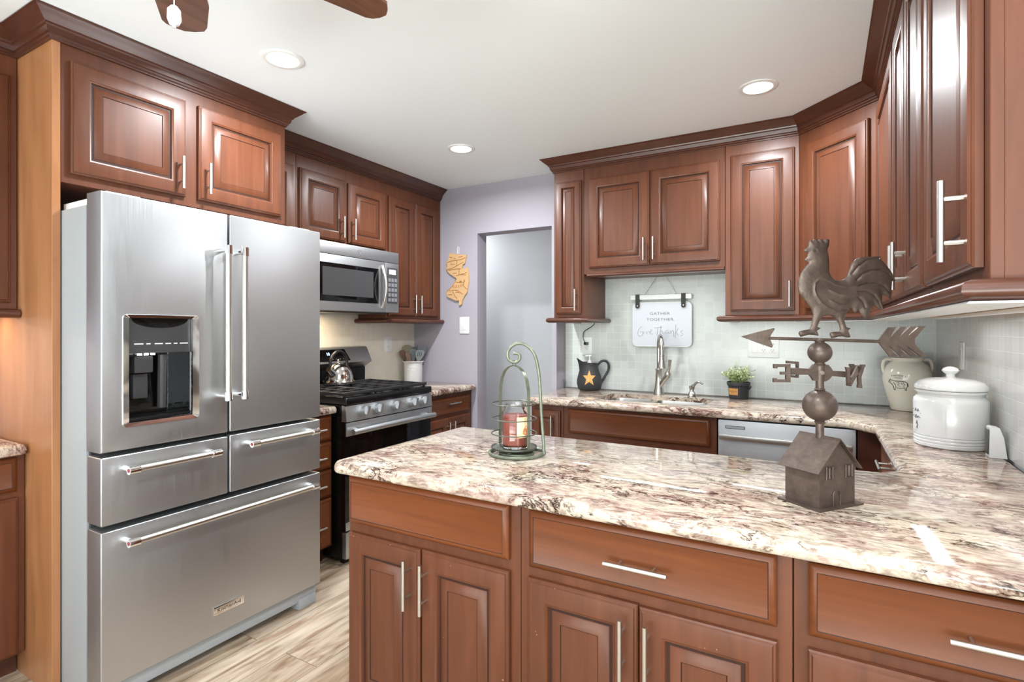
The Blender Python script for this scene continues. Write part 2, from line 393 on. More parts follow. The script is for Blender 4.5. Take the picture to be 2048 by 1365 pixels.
def sweep(bm, path, prof, closed=False):
    """profile (outward offset, z) carried along an XY path with mitred corners; outward is to the right of travel"""
    P = [Vector((p[0], p[1])) for p in path]; m = len(P); rings = []
    for i in range(m):
        ds = []
        if i > 0: ds.append((P[i] - P[i - 1]).normalized())
        if i < m - 1: ds.append((P[i + 1] - P[i]).normalized())
        ns = [Vector((d.y, -d.x)) for d in ds]
        if len(ns) == 1: o = ns[0]
        else:
            s = ns[0] + ns[1]; o = s / (s.dot(ns[0]))
        rings.append([bm.verts.new((P[i].x + o.x * a, P[i].y + o.y * a, z)) for a, z in prof])
    k = len(prof)
    for a, b in zip(rings, rings[1:]):
        for j in range(k): bm.faces.new((a[j], a[(j + 1) % k], b[(j + 1) % k], b[j]))
    bm.faces.new(rings[0][::-1]); bm.faces.new(rings[-1])
    return bm
def link(o): COL.objects.link(o); return o
def obj(name, bm, mat, parent=None, angle=32, recentre=False, smooth=True):
    bmesh.ops.recalc_face_normals(bm, faces=bm.faces[:])
    me = bpy.data.meshes.new(name); bm.to_mesh(me); bm.free()
    if mat: me.materials.append(mat)
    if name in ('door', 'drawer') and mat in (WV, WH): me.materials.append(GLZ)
    if smooth:
        for p in me.polygons: p.use_smooth = True
        me.set_sharp_from_angle(angle=R(angle))
    o = link(bpy.data.objects.new(name, me))
    if parent is not None:
        o.parent = parent; o.matrix_parent_inverse = WMI[parent.name]
    elif recentre:
        xs = [v.co for v in me.vertices]
        c = Vector(((min(v.x for v in xs) + max(v.x for v in xs)) / 2, (min(v.y for v in xs) + max(v.y for v in xs)) / 2, min(v.z for v in xs)))
        me.transform(Matrix.Translation(-c)); o.location = c
        WMI[o.name] = Matrix.Translation(-c); return o
    WMI[o.name] = Matrix.Identity(4)
    return o
WMI = {}
def thing(name, label, cat, loc, group=None, kind=None):
    o = link(bpy.data.objects.new(name, None)); o.empty_display_size = 0.05
    o.location = loc; WMI[o.name] = Matrix.Translation(-Vector(loc))
    o['label'] = label; o['category'] = cat
    if group: o['group'] = group
    if kind: o['kind'] = kind
    return o
def tag(o, label, cat, group=None, kind=None):
    o['label'] = label; o['category'] = cat
    if group: o['group'] = group
    if kind: o['kind'] = kind
    return o
def struct(name, bm, mat, parent=None, angle=30):
    o = obj(name, bm, mat, parent, angle)
    if parent is None: o['kind'] = 'structure'
    return o
def text_mesh(s, size, fn, name, mat, parent, depth=0.0006, align='CENTER', spacing=1.0):
    cu = bpy.data.curves.new('t', 'FONT'); cu.body = s; cu.size = size; cu.align_x = align; cu.resolution_u = 3; cu.space_character = spacing
    o = bpy.data.objects.new('t', cu); me = bpy.data.meshes.new_from_object(o)
    bm = bm_new(); bm.from_mesh(me)
    bpy.data.objects.remove(o); bpy.data.curves.remove(cu); bpy.data.meshes.remove(me)
    for v in bm.verts: v.co = fn(v.co.x, v.co.y)
    return obj(name, bm, mat, parent, smooth=False)
def handle(parent, F, u, z, L=0.137, vertical=True, n0=0.021, stand=0.03, r=0.0058):
    bm = bm_new(); h = L / 2; q = L * 0.27
    if vertical:
        tube(bm, [F.pt(u, z - h, n0 + stand), F.pt(u, z + h, n0 + stand)], r, 12)
        for d in (-q, q): tube(bm, [F.pt(u, z + d, n0), F.pt(u, z + d, n0 + stand)], r * 0.8, 8)
    else:
        tube(bm, [F.pt(u - h, z, n0 + stand), F.pt(u + h, z, n0 + stand)], r, 12)
        for d in (-q, q): tube(bm, [F.pt(u + d, z, n0), F.pt(u + d, z, n0 + stand)], r * 0.8, 8)
    return obj('handle', bm, STH, parent)
def cabinet(name, label, cat, F, u0, u1, z0, z1, depth, doors=(), drawers=(), toe=False, group=None, bodymat=None):
    um = (u0 + u1) / 2
    t = thing(name, label, cat, F.pt(um, z0 if not toe else 0, -depth / 2), group)
    bm = bm_new()
    a, b = min(u0, u1), max(u0, u1)
    if toe:
        fbox(bm, F, a + .0015, b - .0015, .1, z1, -depth, -.018)
        fbox(bm, F, a + .0005, b - .0005, .1, z1, -.018, 0, .0012, 1)
        obj('body', bm, bodymat or WV, t)
        bt = fbox(bm_new(), F, a + .004, b - .004, 0.0, .0995, -depth + .01, -.07)
        obj('toe_kick', bt, WD, t)
    else:
        fbox(bm, F, a + .0015, b - .0015, z0, z1, -depth, -.018)
        fbox(bm, F, a + .0005, b - .0005, z0, z1, -.018, 0, .0012, 1)
        obj('body', bm, bodymat or WV, t)
    for d in doors:
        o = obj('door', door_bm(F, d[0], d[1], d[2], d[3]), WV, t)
        if len(d) > 4 and d[4]: handle(o, F, *d[4])
    for d in drawers:
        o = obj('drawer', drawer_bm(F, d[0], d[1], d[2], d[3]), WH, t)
        if len(d) > 4 and d[4]: handle(o, F, *d[4])
    return t

# ------------------------------------------------------------------ room shell
XL, YB, YT, XR, H = -2.985, 3.54, 3.70, 0.54, 2.44
bm = box(bm_new(), -4.2, 2.75, -3.2, 4.8, -0.12, 0.0); struct('floor', bm, FL)
bm = box(bm_new(), -4.2, 2.75, -3.2, 4.8, H, H + .12); struct('ceiling', bm, CEIL)
bm = box(bm_new(), XL - .15, XL, -3.1, YB + .13, 0, H); struct('wall_left', bm, PURP)
bm = bm_new()
box(bm, XL, -2.342, YB, YB + .13, 0, H)
box(bm, -2.342, -1.70, YB, YB + .13, 2.06, H)
box(bm, -1.70, -1.662, YB, YT + .1, 0, H)
struct('wall_back', bm, PURP)
bm = box(bm_new(), -1.662, XR + .12, YT, YT + .1, 0, H); struct('wall_rear', bm, HALL)
bm = box(bm_new(), XR, XR + .12, 0.9, YT, 0, H); struct('wall_right', bm, HALL)
bm = box(bm_new(), -4.1, -0.9, 4.6, 4.7, 0, H)
box(bm, -1.0, -0.9, YT + .1, 4.6, 0, H); box(bm, -4.1, -4.0, YB + .13, 4.6, 0, H)
struct('wall_hall', bm, HALL)
# dining room behind the camera, with its glass door and an added side window for fill
bm = bm_new()
box(bm, XL, -2.75, -3.12, -3.0, 0, H); box(bm, 2.35, 2.6, -3.12, -3.0, 0, H); box(bm, -2.75, 2.35, -3.12, -3.0, 2.2, H)
struct('wall_front', bm, HALL)
bm = bm_new()
box(bm, 2.6, 2.72, -3.0, -2.35, 0, H); box(bm, 2.6, 2.72, -0.05, 1.0, 0, H); box(bm, 2.6, 2.72, -2.35, -0.05, 0, 0.65); box(bm, 2.6, 2.72, -2.35, -0.05, 2.25, H)
box(bm, XR + .12, 2.6, 0.9, 1.0, 0, H)
struct('wall_dining', bm, HALL)
bm = bm_new()
for x in (-2.75, -1.07, 0.62, 2.30): box(bm, x, x + .05, -3.10, -3.05, 0, 2.2)
box(bm, -2.70, 2.3, -3.10, -3.05, 2.14, 2.2); box(bm, -2.70, 2.3, -3.10, -3.05, 0, 0.08)
struct('door_1', bm, TRIM)
bm = bm_new()
for y in (-2.35, -1.22, -0.10): box(bm, 2.63, 2.68, y, y + .05, .65, 2.25)
box(bm, 2.63, 2.68, -2.30, -0.10, 2.20, 2.25); box(bm, 2.63, 2.68, -2.30, -0.10, .65, .70)
struct('window_1', bm, TRIM)
# tiled splashbacks
struct('trim_1', box(bm_new(), -1.660, XR - .011, YT - .010, YT, .886, 1.80), TX)
struct('trim_2', box(bm_new(), XR - .011, XR, 1.09, YT, .886, 1.42), TY)
struct('trim_3', box(bm_new(), XL, XL + .010, 1.84, YB, .886, 1.44), TL)

# ------------------------------------------------------------------ worktops
def offset_poly(pts, d):
    n = len(pts); out = []
    for i in range(n):
        a, b, c = Vector(pts[i - 1]), Vector(pts[i]), Vector(pts[(i + 1) % n])
        d1 = (b - a).normalized(); d2 = (c - b).normalized()
        n1 = Vector((-d1.y, d1.x)); n2 = Vector((-d2.y, d2.x)); s = n1 + n2
        out.append(tuple(b + s * (d / s.dot(n1))))
    return out
def rounded(pts, radii, seg=6):
    out = []; n = len(pts)
    for i in range(n):
        r = radii[i]
        if not r: out.append(tuple(pts[i])); continue
        a, b, c = Vector(pts[i - 1]), Vector(pts[i]), Vector(pts[(i + 1) % n])
        u = (a - b).normalized(); v = (c - b).normalized(); ang = u.angle(v); t = r / math.tan(ang / 2)
        cen = b + (u + v).normalized() * (r / math.sin(ang / 2))
        p0, p1 = b + u * t, b + v * t
        a0 = math.atan2(p0.y - cen.y, p0.x - cen.x); a1 = math.atan2(p1.y - cen.y, p1.x - cen.x)
        da = (a1 - a0 + math.pi) % (2 * math.pi) - math.pi
        for k in range(seg + 1): out.append((cen.x + r * math.cos(a0 + da * k / seg), cen.y + r * math.sin(a0 + da * k / seg)))
    return out
def worktop(outline, z0=.845, z1=.885, hole=None):
    bm = bm_new()
    EDGE = [(.010, z0), (.003, z0 + .004), (0, z0 + .011), (0, z1 - .019), (.003, z1 - .010), (.009, z1 - .003), (.017, z1)]
    rings = [[bm.verts.new((x, y, z)) for x, y in offset_poly(outline, d)] for d, z in EDGE]
    n = len(outline)
    for a, b in zip(rings, rings[1:]):
        for k in range(n): bm.faces.new((a[k], a[(k + 1) % n], b[(k + 1) % n], b[k]))
    for ring in (rings[0], rings[-1]):
        es = [bm.edges.get((ring[k], ring[(k + 1) % n])) for k in range(n)]
        if hole:
            zz = ring[0].co.z; hv = [bm.verts.new((x, y, zz)) for x, y in hole]
            es += [bm.edges.new((hv[k], hv[(k + 1) % len(hv)])) for k in range(len(hv))]
            if ring is rings[0]: h0 = hv
            else: h1 = hv
        bmesh.ops.triangle_fill(bm, edges=es, use_beauty=True)
    if hole:
        m = len(hole)
        for k in range(m): bm.faces.new((h0[k], h0[(k + 1) % m], h1[(k + 1) % m], h1[k]))
    return bm
U_OUT = [(-1.395, 1.238), (.528, 1.238), (.528, 3.689), (-1.655, 3.689), (-1.640, 3.012), (.10, 3.012), (.196, 2.90), (.200, 2.03), (.135, 1.968), (-1.390, 1.980)]
U_OUT = rounded(U_OUT, [.035, 0, 0, 0, .03, .05, .05, .03, .03, .03])
HOLE = rounded([(-1.225, 3.15), (-.575, 3.15), (-.575, 3.505), (-1.225, 3.505)], [.07] * 4)
tag(obj('granite_worktop', worktop(U_OUT, hole=HOLE), GR, angle=40, recentre=True), 'long U-shaped speckled granite worktop over the peninsula, sink and right wall', 'countertop')
tag(obj('granite_worktop', worktop(rounded([(-2.974, 1.842), (-2.345, 1.842), (-2.345, 2.143), (-2.974, 2.143)], [0, .01, .02, 0])), GR, recentre=True), 'short strip of granite worktop squeezed between refrigerator and range', 'countertop')
tag(obj('granite_worktop', worktop(rounded([(-2.974, 2.915), (-2.340, 2.915), (-2.340, 3.537), (-2.974, 3.537)], [0, .01, .03, 0])), GR, recentre=True), 'granite worktop right of the range, under the utensil crock', 'countertop')
tag(obj('granite_worktop', worktop(rounded([(-2.975, 0.25), (-2.575, 0.25), (-2.575, .864), (-2.975, .864)], [0, 0, .02, 0])), GR, recentre=True), 'granite worktop corner at the left edge of the photo', 'countertop')

# ------------------------------------------------------------------ cabinets
FL_ = lambda x: Fr((x, 0), (0, 1), (1, 0))        # left wall, facing +X
FB_ = lambda y: Fr((0, y), (1, 0), (0, -1))       # facing the camera side
FR_ = lambda x: Fr((x, 0), (0, 1), (-1, 0))       # right wall, facing -X
# -- left wall, near corner
F = FL_(-2.69)
cabinet('wall_cabinet', 'reddish wood wall cabinet cut by the left photo edge, left of the refrigerator panel', 'cabinet', F, .30, .865, 1.39, 2.36, .29,
        doors=[(.33, .841, 1.415, 2.277, (.37, 1.52))])
F = FL_(-2.62)
cabinet('base_cabinet', 'base cabinet at the left photo edge below the small granite corner', 'cabinet', F, .25, .865, 0, .843, .36,
        doors=[(.30, .842, .10, .686, (.34, .60))], drawers=[(.30, .838, .71, .835, (.56, .77, .137, False))], toe=True)
# -- refrigerator surround
bm = box(bm_new(), -2.98, -2.395, .867, .892, 0, 2.36, .001, 1)
tag(obj('end_panel', bm, WP, recentre=True), 'tall orange-brown wood side panel standing left of the refrigerator', 'panel')
F = FL_(-2.397)
cabinet('bridge_cabinet', 'wide two-door cabinet above the stainless refrigerator', 'cabinet', F, .893, 1.838, 1.848, 2.36, .58,
        doors=[(.920, 1.332, 1.884, 2.298, (1.302, 1.978)), (1.386, 1.806, 1.884, 2.298, (1.418, 1.978))])
# -- range wall uppers
F = FL_(-2.70)
cabinet('wall_cabinet', 'wall cabinet half hidden behind the refrigerator, left of the microwave', 'cabinet', F, 1.842, 2.145, 1.39, 2.36, .28,
        doors=[(1.862, 2.120, 1.412, 2.274, (1.90, 1.50))])
cabinet('wall_cabinet', 'short two-door wall cabinet above the microwave', 'cabinet', F, 2.147, 2.905, 1.848, 2.36, .28,
        doors=[(2.163, 2.515, 1.875, 2.274, (2.475, 1.965)), (2.542, 2.888, 1.875, 2.270, (2.570, 1.965))])
cabinet('wall_cabinet', 'tall two-door wall cabinet right of the microwave, beside the purple wall', 'cabinet', F, 2.907, 3.537, 1.39, 2.36, .28,
        doors=[(2.922, 3.207, 1.41, 2.268, (3.178, 1.50)), (3.213, 3.492, 1.41, 2.268, (3.243, 1.50))])
# -- range wall bases
F = FL_(-2.395)
cabinet('drawer_base', 'narrow four-drawer base cabinet between refrigerator and range', 'cabinet', F, 1.842, 2.140, 0, .843, .57,
        drawers=[(1.858, 2.128, .698, .832, (1.995, .764, .137, False)), (1.858, 2.128, .542, .685, (1.995, .608, .137, False)),
                 (1.858, 2.128, .386, .530, (1.995, .455, .137, False)), (1.858, 2.128, .105, .374, (1.995, .232, .137, False))], toe=True)
cabinet('base_cabinet', 'base cabinet with one drawer and two doors right of the range', 'cabinet', F, 2.918, 3.536, 0, .843, .57,
        doors=[(2.945, 3.218, .105, .666, (3.19, .57)), (3.226, 3.500, .105, .666, (3.255, .57))],
        drawers=[(2.960, 3.490, .690, .808, (3.255, .770, .137, False))], toe=True)
# -- sink wall uppers
F = FB_(3.285)
cabinet('wall_cabinet', 'narrow tall wall cabinet at the left end of the sink wall', 'cabinet', F, -1.560, -1.347, 1.39, 2.36, .40,
        doors=[(-1.540, -1.362, 1.412, 2.282, (-1.392, 1.503))])
cabinet('wall_cabinet', 'short two-door wall cabinet above the sink and hanging sign', 'cabinet', F, -1.346, -.486, 1.668, 2.36, .40,
        doors=[(-1.308, -.918, 1.704, 2.278, (-.945, 1.800)), (-.910, -.512, 1.704, 2.278, (-.886, 1.800))])
cabinet('wall_cabinet', 'tall single-door wall cabinet right of the sink opening', 'cabinet', F, -.485, -.112, 1.39, 2.36, .40,
        doors=[(-.455, -.134, 1.414, 2.292, (-.158, 1.503))])
# diagonal corner cabinet
A0, A1 = Vector((-.112, 3.285)), Vector((.222, 2.951))
F = Fr(A0, A1 - A0, (-1, -1)); dl = (A1 - A0).length
t = thing('corner_cabinet', 'diagonal single-door corner wall cabinet behind the rooster', 'cabinet', (.2, 3.35, 1.39))
bm = bm_new()
prism(bm, [(-.111, 3.285), (.222, 2.952), (.526, 2.952), (.526, 3.688), (-.111, 3.688)], lambda a, b, z: Vector((a, b, z)), 1.39, 2.36)
obj('body', bm, WV, t)
o = obj('door', door_bm(F, .055, dl - .05, 1.414, 2.285), WV, t)
handle(o, F, dl - .085, 1.505)
# -- right wall uppers
F = FR_(.222)
cabinet('wall_cabinet', 'nearest wall cabinet on the right with one wide door and long pull', 'cabinet', F, 1.09, 1.592, 1.39, 2.36, .304,
        doors=[(1.122, 1.578, 1.412, 2.290, (1.152, 1.494))])
cabinet('wall_cabinet', 'two-door wall cabinet in the middle of the right wall', 'cabinet', F, 1.593, 2.252, 1.39, 2.36, .304,
        doors=[(1.605, 1.930, 1.412, 2.290, (1.892, 1.494)), (1.938, 2.240, 1.412, 2.290, (1.972, 1.494))])
cabinet('wall_cabinet', 'single-door wall cabinet on the right wall next to the diagonal corner', 'cabinet', F, 2.253, 2.951, 1.39, 2.36, .304,
        doors=[(2.268, 2.905, 1.412, 2.290, (2.300, 1.494))])
# -- sink wall bases
F = FB_(3.060)
cabinet('base_cabinet', 'narrow one-door base cabinet at the left end of the sink counter', 'cabinet', F, -1.612, -1.388, 0, .843, .60,
        doors=[(-1.592, -1.406, .105, .808, (-1.452, .700, .16))], toe=True)
cabinet('sink_cabinet', 'sink base cabinet with a long plain false drawer front', 'cabinet', F, -1.386, -.494, 0, .655, .60,
        doors=[(-1.352, -.945, .105, .645, (-.98, .55)), (-.935, -.528, .105, .645, (-.90, .55))], toe=True)
sb = bpy.data.objects['sink_cabinet']
bm = fbox(bm_new(), F, -1.386, -.494, .655, .843, -.018, 0, .001, 1); obj('face_frame', bm, WV, sb)
obj('drawer', drawer_bm(F, -1.352, -.528, .682, .828), WH, sb)
bm = bm_new(); box(bm, .140, .528, 3.05, 3.685, .0, .843); box(bm, .232, .528, 2.90, 3.05, .0, .843)
tag(obj('corner_filler', bm, WD, recentre=True), 'dark blind corner filler right of the dishwasher', 'cabinet')
F = FR_(.238)
cabinet('base_cabinet', 'right wall base cabinet with a drawer pull seen behind the tin house', 'cabinet', F, 1.985, 2.898, 0, .843, .29,
        doors=[(2.10, 2.48, .105, .655, (2.44, .57)), (2.49, 2.86, .105, .655, (2.53, .57))],
        drawers=[(2.10, 2.86, .682, .832, (2.53, .785, .16, False, .021, .034))], toe=True)
# -- peninsula
F = FB_(1.288)
cabinet('peninsula_cabinet', 'left peninsula cabinet with a plain false drawer over two scuffed doors', 'cabinet', F, -1.355, -.711, 0, .843, .63,
        doors=[(-1.345, -1.049, .105, .652, (-1.082, .551, .147)), (-1.042, -.741, .105, .654, (-1.020, .551, .147))],
        drawers=[(-1.345, -.742, .685, .834)], toe=True)
cabinet('peninsula_cabinet', 'middle peninsula cabinet with one drawer pull over two doors', 'cabinet', F, -.710, -.056, 0, .843, .63,
        doors=[(-.684, -.385, .105, .653, (-.418, .552, .147)), (-.381, -.085, .105, .650, (-.358, .552, .147))],
        drawers=[(-.679, -.086, .682, .834, (-.383, .752, .150, False))], toe=True)
cabinet('peninsula_cabinet', 'right peninsula cabinet cut by the right photo edge', 'cabinet', F, -.055, .528, 0, .843, .63,
        doors=[(-.028, .235, .105, .653, (.20, .55, .147)), (.241, .50, .105, .653, (.27, .55, .147))],
        drawers=[(-.027, .50, .682, .832, (.272, .752, .150, False))], toe=True)

sc_ = random.Random(11)
for cab, spots in (('peninsula_cabinet', [(-1.315, .645), (-1.285, .618), (-1.27, .612), (-1.16, .648), (-.93, .633), (-.80, .30), (-.955, .42), (-1.335, .40), (-.755, .36)]), ('peninsula_cabinet.001', [(-.655, .520), (-.652, .512), (-.23, .600), (-.205, .604), (-.60, .645), (-.37, .47)])):
    bm = bm_new()
    for x, z in spots:
        w, h = sc_.uniform(.0010, .0026), sc_.uniform(.0007, .0018)
        vs = [bm.verts.new(F.pt(x + w * math.cos(a) * (1 + .3 * sc_.random()), z + h * math.sin(a), .0213)) for a in [2 * math.pi * k / 8 for k in range(8)]]
        bm.faces.new(vs)
    obj('scuff_marks', bm, PLYD2, bpy.data.objects[cab], smooth=False)
# -- crown mouldings and light rails
CROWN = [(.0, 2.352), (.007, 2.352), (.007, 2.358), (.013, 2.362), (.013, 2.369), (.019, 2.372), (.023, 2.390), (.029, 2.394), (.031, 2.400), (.036, 2.404), (.044, 2.411), (.055, 2.420), (.064, 2.429), (.069, 2.433), (.073, 2.435), (.073, 2.4385), (.0, 2.4385), (-.04, 2.4385), (-.04, 2.352)]
CROWN = [(max(a, -.03), z) if z > 2.36 or a >= 0 else (a, z) for a, z in CROWN]
CROWN = [c for c in CROWN if c[0] >= 0] 
def crown(path, label): return tag(obj('crown_moulding', sweep(bm_new(), path, [(a + .0006, z) for a, z in CROWN]), WD, angle=25, recentre=True), label, 'moulding', kind='thing')
crown([(-2.69, .30), (-2.69, .867), (-2.397, .867), (-2.397, 1.838), (-2.695, 1.838)], 'crown moulding stepping out around the refrigerator cabinet in the upper left')
crown([(-2.70, 1.915), (-2.70, 3.535)], 'crown moulding above the microwave cabinets')
crown([(-1.560, 3.69), (-1.560, 3.285), (-.112, 3.285), (.222, 2.951), (.222, 1.09), (.53, 1.09)], 'long angled crown moulding over the sink wall and right wall cabinets')
# frieze strips closing the gap behind the crowns
def filler(parentname): pass
RAIL = [(-.028, 1.389), (.026, 1.389), (.036, 1.385), (.041, 1.377), (.0415, 1.369), (.037, 1.361), (.026, 1.356), (-.028, 1.356)]
def rail(path, label, dz=0, k=1.0): return tag(obj('light_rail', sweep(bm_new(), path, [(a * k, (z - 1.39) * k + 1.39 + dz) for a, z in RAIL]), WD, angle=40, recentre=True), label, 'moulding', kind='thing')
rail([(-2.970, 2.907), (-2.70, 2.907), (-2.70, 3.536)], 'rounded wood rail under the tall cabinet right of the microwave')
rail([(-2.69, .30), (-2.69, .862)], 'rounded wood rail under the wall cabinet at the left photo edge')
rail([(-1.560, 3.688), (-1.560, 3.285), (-1.347, 3.285), (-1.347, 3.688)], 'rounded wood rail wrapping under the narrow cabinet left of the sink')
rail([(-1.318, 3.285), (-.488, 3.285)], 'slim wood rail under the short cabinet above the sink', .279, .6)
rl = rail([(-.485, 3.688), (-.485, 3.285), (-.112, 3.285), (.222, 2.951), (.222, 1.09), (.527, 1.09)], 'long rounded wood rail under the sink-side and right wall cabinets')
WMI[rl.name] = Matrix.Translation(-rl.location)
obj('rail_glare_strip', sweep(bm_new(), [(-.10, 3.285), (.222, 2.951), (.222, 1.09), (.522, 1.09)], [(.030, 1.3556), (.034, 1.352), (-.058, 1.350), (-.058, 1.3556)]), WHITE, rl)  # white strip stands in for strip-light glare on the wooden rail

# ------------------------------------------------------------------ refrigerator
fr = thing('refrigerator', 'large stainless steel french-door refrigerator with ice dispenser', 'refrigerator', (-2.5, 1.35, 0))
bm = box(bm_new(), -2.93, -2.215, .897, 1.804, .03, 1.745, .004); obj('body', bm, FSIDE, fr)
F = FL_(-2.10)
def slab(u0, u1, z0, z1, d=.098, bev=.006): return fbox(bm_new(), F, u0, u1, z0, z1, -d, 0, bev, 3)
def ring_faces(bm, A, B):
    for k in range(4): bm.faces.new((A[k], A[(k + 1) % 4], B[(k + 1) % 4], B[k]))
def door_hole(u0, u1, z0, z1, h, d=.098, b=.006):
    bm = bm_new(); q = lambda a0, a1, c0, c1, n: [bm.verts.new(F.pt(u, z, n)) for u, z in ((a0, c0), (a1, c0), (a1, c1), (a0, c1))]
    rs = [q(u0, u1, z0, z1, -d), q(u0, u1, z0, z1, -b), q(u0 + b * .3, u1 - b * .3, z0 + b * .3, z1 - b * .3, -b * .3), q(u0 + b, u1 - b, z0 + b, z1 - b, 0), q(*h, 0), q(*h, -.09)]
    for a, c in zip(rs, rs[1:]): ring_faces(bm, a, c)
    bm.faces.new(rs[0][::-1]); bm.faces.new(rs[-1])
    return bm
HB = (.960, 1.219, .975, 1.361)
ld = obj('door', door_hole(.893, 1.341, .894, 1.780, HB), ST, fr)
rd = obj('door', slab(1.349, 1.808, .894, 1.780), ST, fr)
d1 = obj('drawer', slab(.893, 1.341, .646, .878), ST, fr)
d2 = obj('drawer', slab(1.349, 1.808, .646, .880), ST, fr)
d3 = obj('freezer_drawer', slab(.893, 1.808, .095, .626), ST, fr)
# dark gaskets behind the doors
bm = box(bm_new(), -2.214, -2.200, .905, 1.796, .10, 1.74); obj('gasket', bm, DGREY, fr)
bm = bm_new()
box(bm, -2.205, -2.125, .900, 1.802, .035, .088, .004)
for y in (.905, 1.700): box(bm, -2.19, -2.118, y, y + .098, .0, .05, .006)
obj('toe_grille', bm, FSIDE, fr)
for y0, y1 in ((.910, 1.06), (1.65, 1.80)):
    bm = bm_new(); box(bm, -2.42, -2.21, y0, y1, 1.746, 1.772, .004); box(bm, -2.225, -2.13, y0 + .01, y1 - .03, 1.781, 1.788, .002); box(bm, -2.225, -2.202, y0 + .01, y1 - .03, 1.772, 1.786)
    obj('hinge_cover', bm, CHIP, fr)
def fhandle(parent, p0, p1, stand=.055):
    a = F.pt(p0[0], p0[1], stand); b = F.pt(p1[0], p1[1], stand); t = (b - a).normalized()
    bm = tube(bm_new(), [a, b], .0115, 16)
    h = obj('handle', bm, STH, parent)
    for e, s in ((a, 1), (b, -1)):
        cb = bm_new()
        tube(cb, [e - t * .004 * s, e + t * .03 * s], .0145, 16)
        m = e + t * .012 * s
        tube(cb, [m - F.n * stand, m], .0105, 12)
        obj('end_cap', cb, STC, h)
    rb = bm_new()
    tube(rb, [a - t * .0055, a - t * .0045], .0062, 14); obj('medallion', rb, RED, h)
    return h
fhandle(ld, (1.309, 1.034), (1.309, 1.642)); fhandle(rd, (1.379, 1.034), (1.379, 1.642))
fhandle(d1, (.955, .832), (1.272, .832)); fhandle(d2, (1.413, .838), (1.746, .838)); fhandle(d3, (.955, .584), (1.745, .584))
# dispenser
bm = bm_new()
def rrect(u0, u1, z0, z1, r): return rounded([(u0, z0), (u1, z0), (u1, z1), (u0, z1)], [r] * 4, 4)
o_, i_ = rrect(.956, 1.223, .970, 1.366, .014), rrect(.978, 1.198, .986, 1.354, .004)
rs = [[bm.verts.new(F.pt(u, z, n)) for u, z in p] for p, n in ((o_, .0005), (rrect(.958, 1.221, .972, 1.364, .013), .005), (i_, .001), (rrect(.979, 1.197, .987, 1.353, .004), -.02))]
for a, b in zip(rs, rs[1:]):
    m = len(a)
    for k in range(m): bm.faces.new((a[k], a[(k + 1) % m], b[(k + 1) % m], b[k]))
dp = obj('dispenser', bm, STC, ld)
bm = fbox(bm_new(), F, .979, 1.197, 1.227, 1.353, -.088, -.012, .002); obj('control_panel', bm, DGREY, dp)
bm = bm_new(); pts = [(.992, 1.352)] + [(1.088 + .098 * math.cos(a), 1.352 + .034 * -math.sin(a) * 1.0) for a in [math.pi - math.pi * k / 14 for k in range(15)]] + [(1.186, 1.352)]
prism(bm, pts[1:-1], lambda a, b, t: F.pt(a, b, t), -.014, -.010); obj('display_window', bm, BLKG, dp)
bm = bm_new()
for k, w in enumerate((.03, .014, .028, .02, .013, .03)):
    u = 1.000 + [0, .040, .068, .105, .135, .157][k]; fbox(bm, F, u, u + w, 1.2585, 1.2625, -.0125, -.0115)
obj('button_markings', bm, WHITE, dp)
bm = bm_new(); fbox(bm, F, .979, 1.197, .987, 1.227, -.0885, -.086); fbox(bm, F, .979, .983, .987, 1.227, -.086, -.01); fbox(bm, F, 1.193, 1.197, .987, 1.227, -.086, -.01)
obj('recess', bm, BLKG, dp)
bm = fbox(bm_new(), F, .979, 1.197, .987, 1.002, -.086, -.006, .003); obj('drip_tray', bm, BLACK, dp)
bm = bm_new(); fbox(bm, F, 1.012, 1.075, 1.155, 1.215, -.08, -.035, .004); fbox(bm, F, 1.020, 1.07, 1.06, 1.15, -.084, -.062, .004)
tube(bm, [F.pt(1.115, 1.22, -.05), F.pt(1.122, 1.02, -.07)], .016, 12); obj('paddle', bm, DGREY, dp)
bm = bm_new()
for k in range(3): fbox(bm, F, 1.02 + k * .022, 1.035 + k * .022, 1.219, 1.2255, -.034, -.03)
obj('lamp', bm, LENS, dp)
bm = fbox(bm_new(), F, 1.280, 1.409, .173, .206, 0, .004, .001); bd = obj('badge', bm, STC, d3)
text_mesh('KitchenAid', .019, lambda a, b: F.pt(1.3445 + a * 1.12, .183 + b, .0046), 'lettering', INK, bd, spacing=1.05)

# ------------------------------------------------------------------ range
rg = thing('gas_range', 'stainless and black gas range between the granite worktops', 'stove', (-2.62, 2.53, 0))
bm = box(bm_new(), -2.955, -2.325, 2.151, 2.907, .03, .888, .004); obj('body', bm, BLACK, rg)
for y in (2.17, 2.86):
    for x in (-2.36, -2.9): obj('foot', box(bm_new(), x, x + .03, y, y + .03, 0, .03), BLACK, rg)
bm = box(bm_new(), -2.90, -2.290, 2.149, 2.909, .8885, .930, .010, 3); obj('cooktop', bm, BLACK, rg)
Fy = lambda a, z, t: Vector((a, t, z))
bm = prism(bm_new(), [(-2.325, .797), (-2.288, .797), (-2.296, .884), (-2.325, .8875)], Fy, 2.150, 2.908); pan = obj('control_panel', bm, ST, rg)
F = FL_(-2.325)
od = obj('oven_door', fbox(bm_new(), F, 2.151, 2.907, .190, .792, .001, .026, .003), BLKG, rg)
bm = fbox(bm_new(), F, 2.151, 2.907, .716, .791, .0265, .036, .004); obj('door_band', bm, ST, od)
bm = fbox(bm_new(), F, 2.151, 2.907, .191, .236, .0265, .032, .003); obj('door_band', bm, ST, od)
bm = bm_new()
pts = [Vector((-2.325 + .036 + .036 + .012 * math.sin(math.pi * k / 16), 2.168 + .722 * k / 16, .742 + .006 * math.sin(math.pi * k / 16))) for k in range(17)]
tube(bm, pts, .0165, 14)
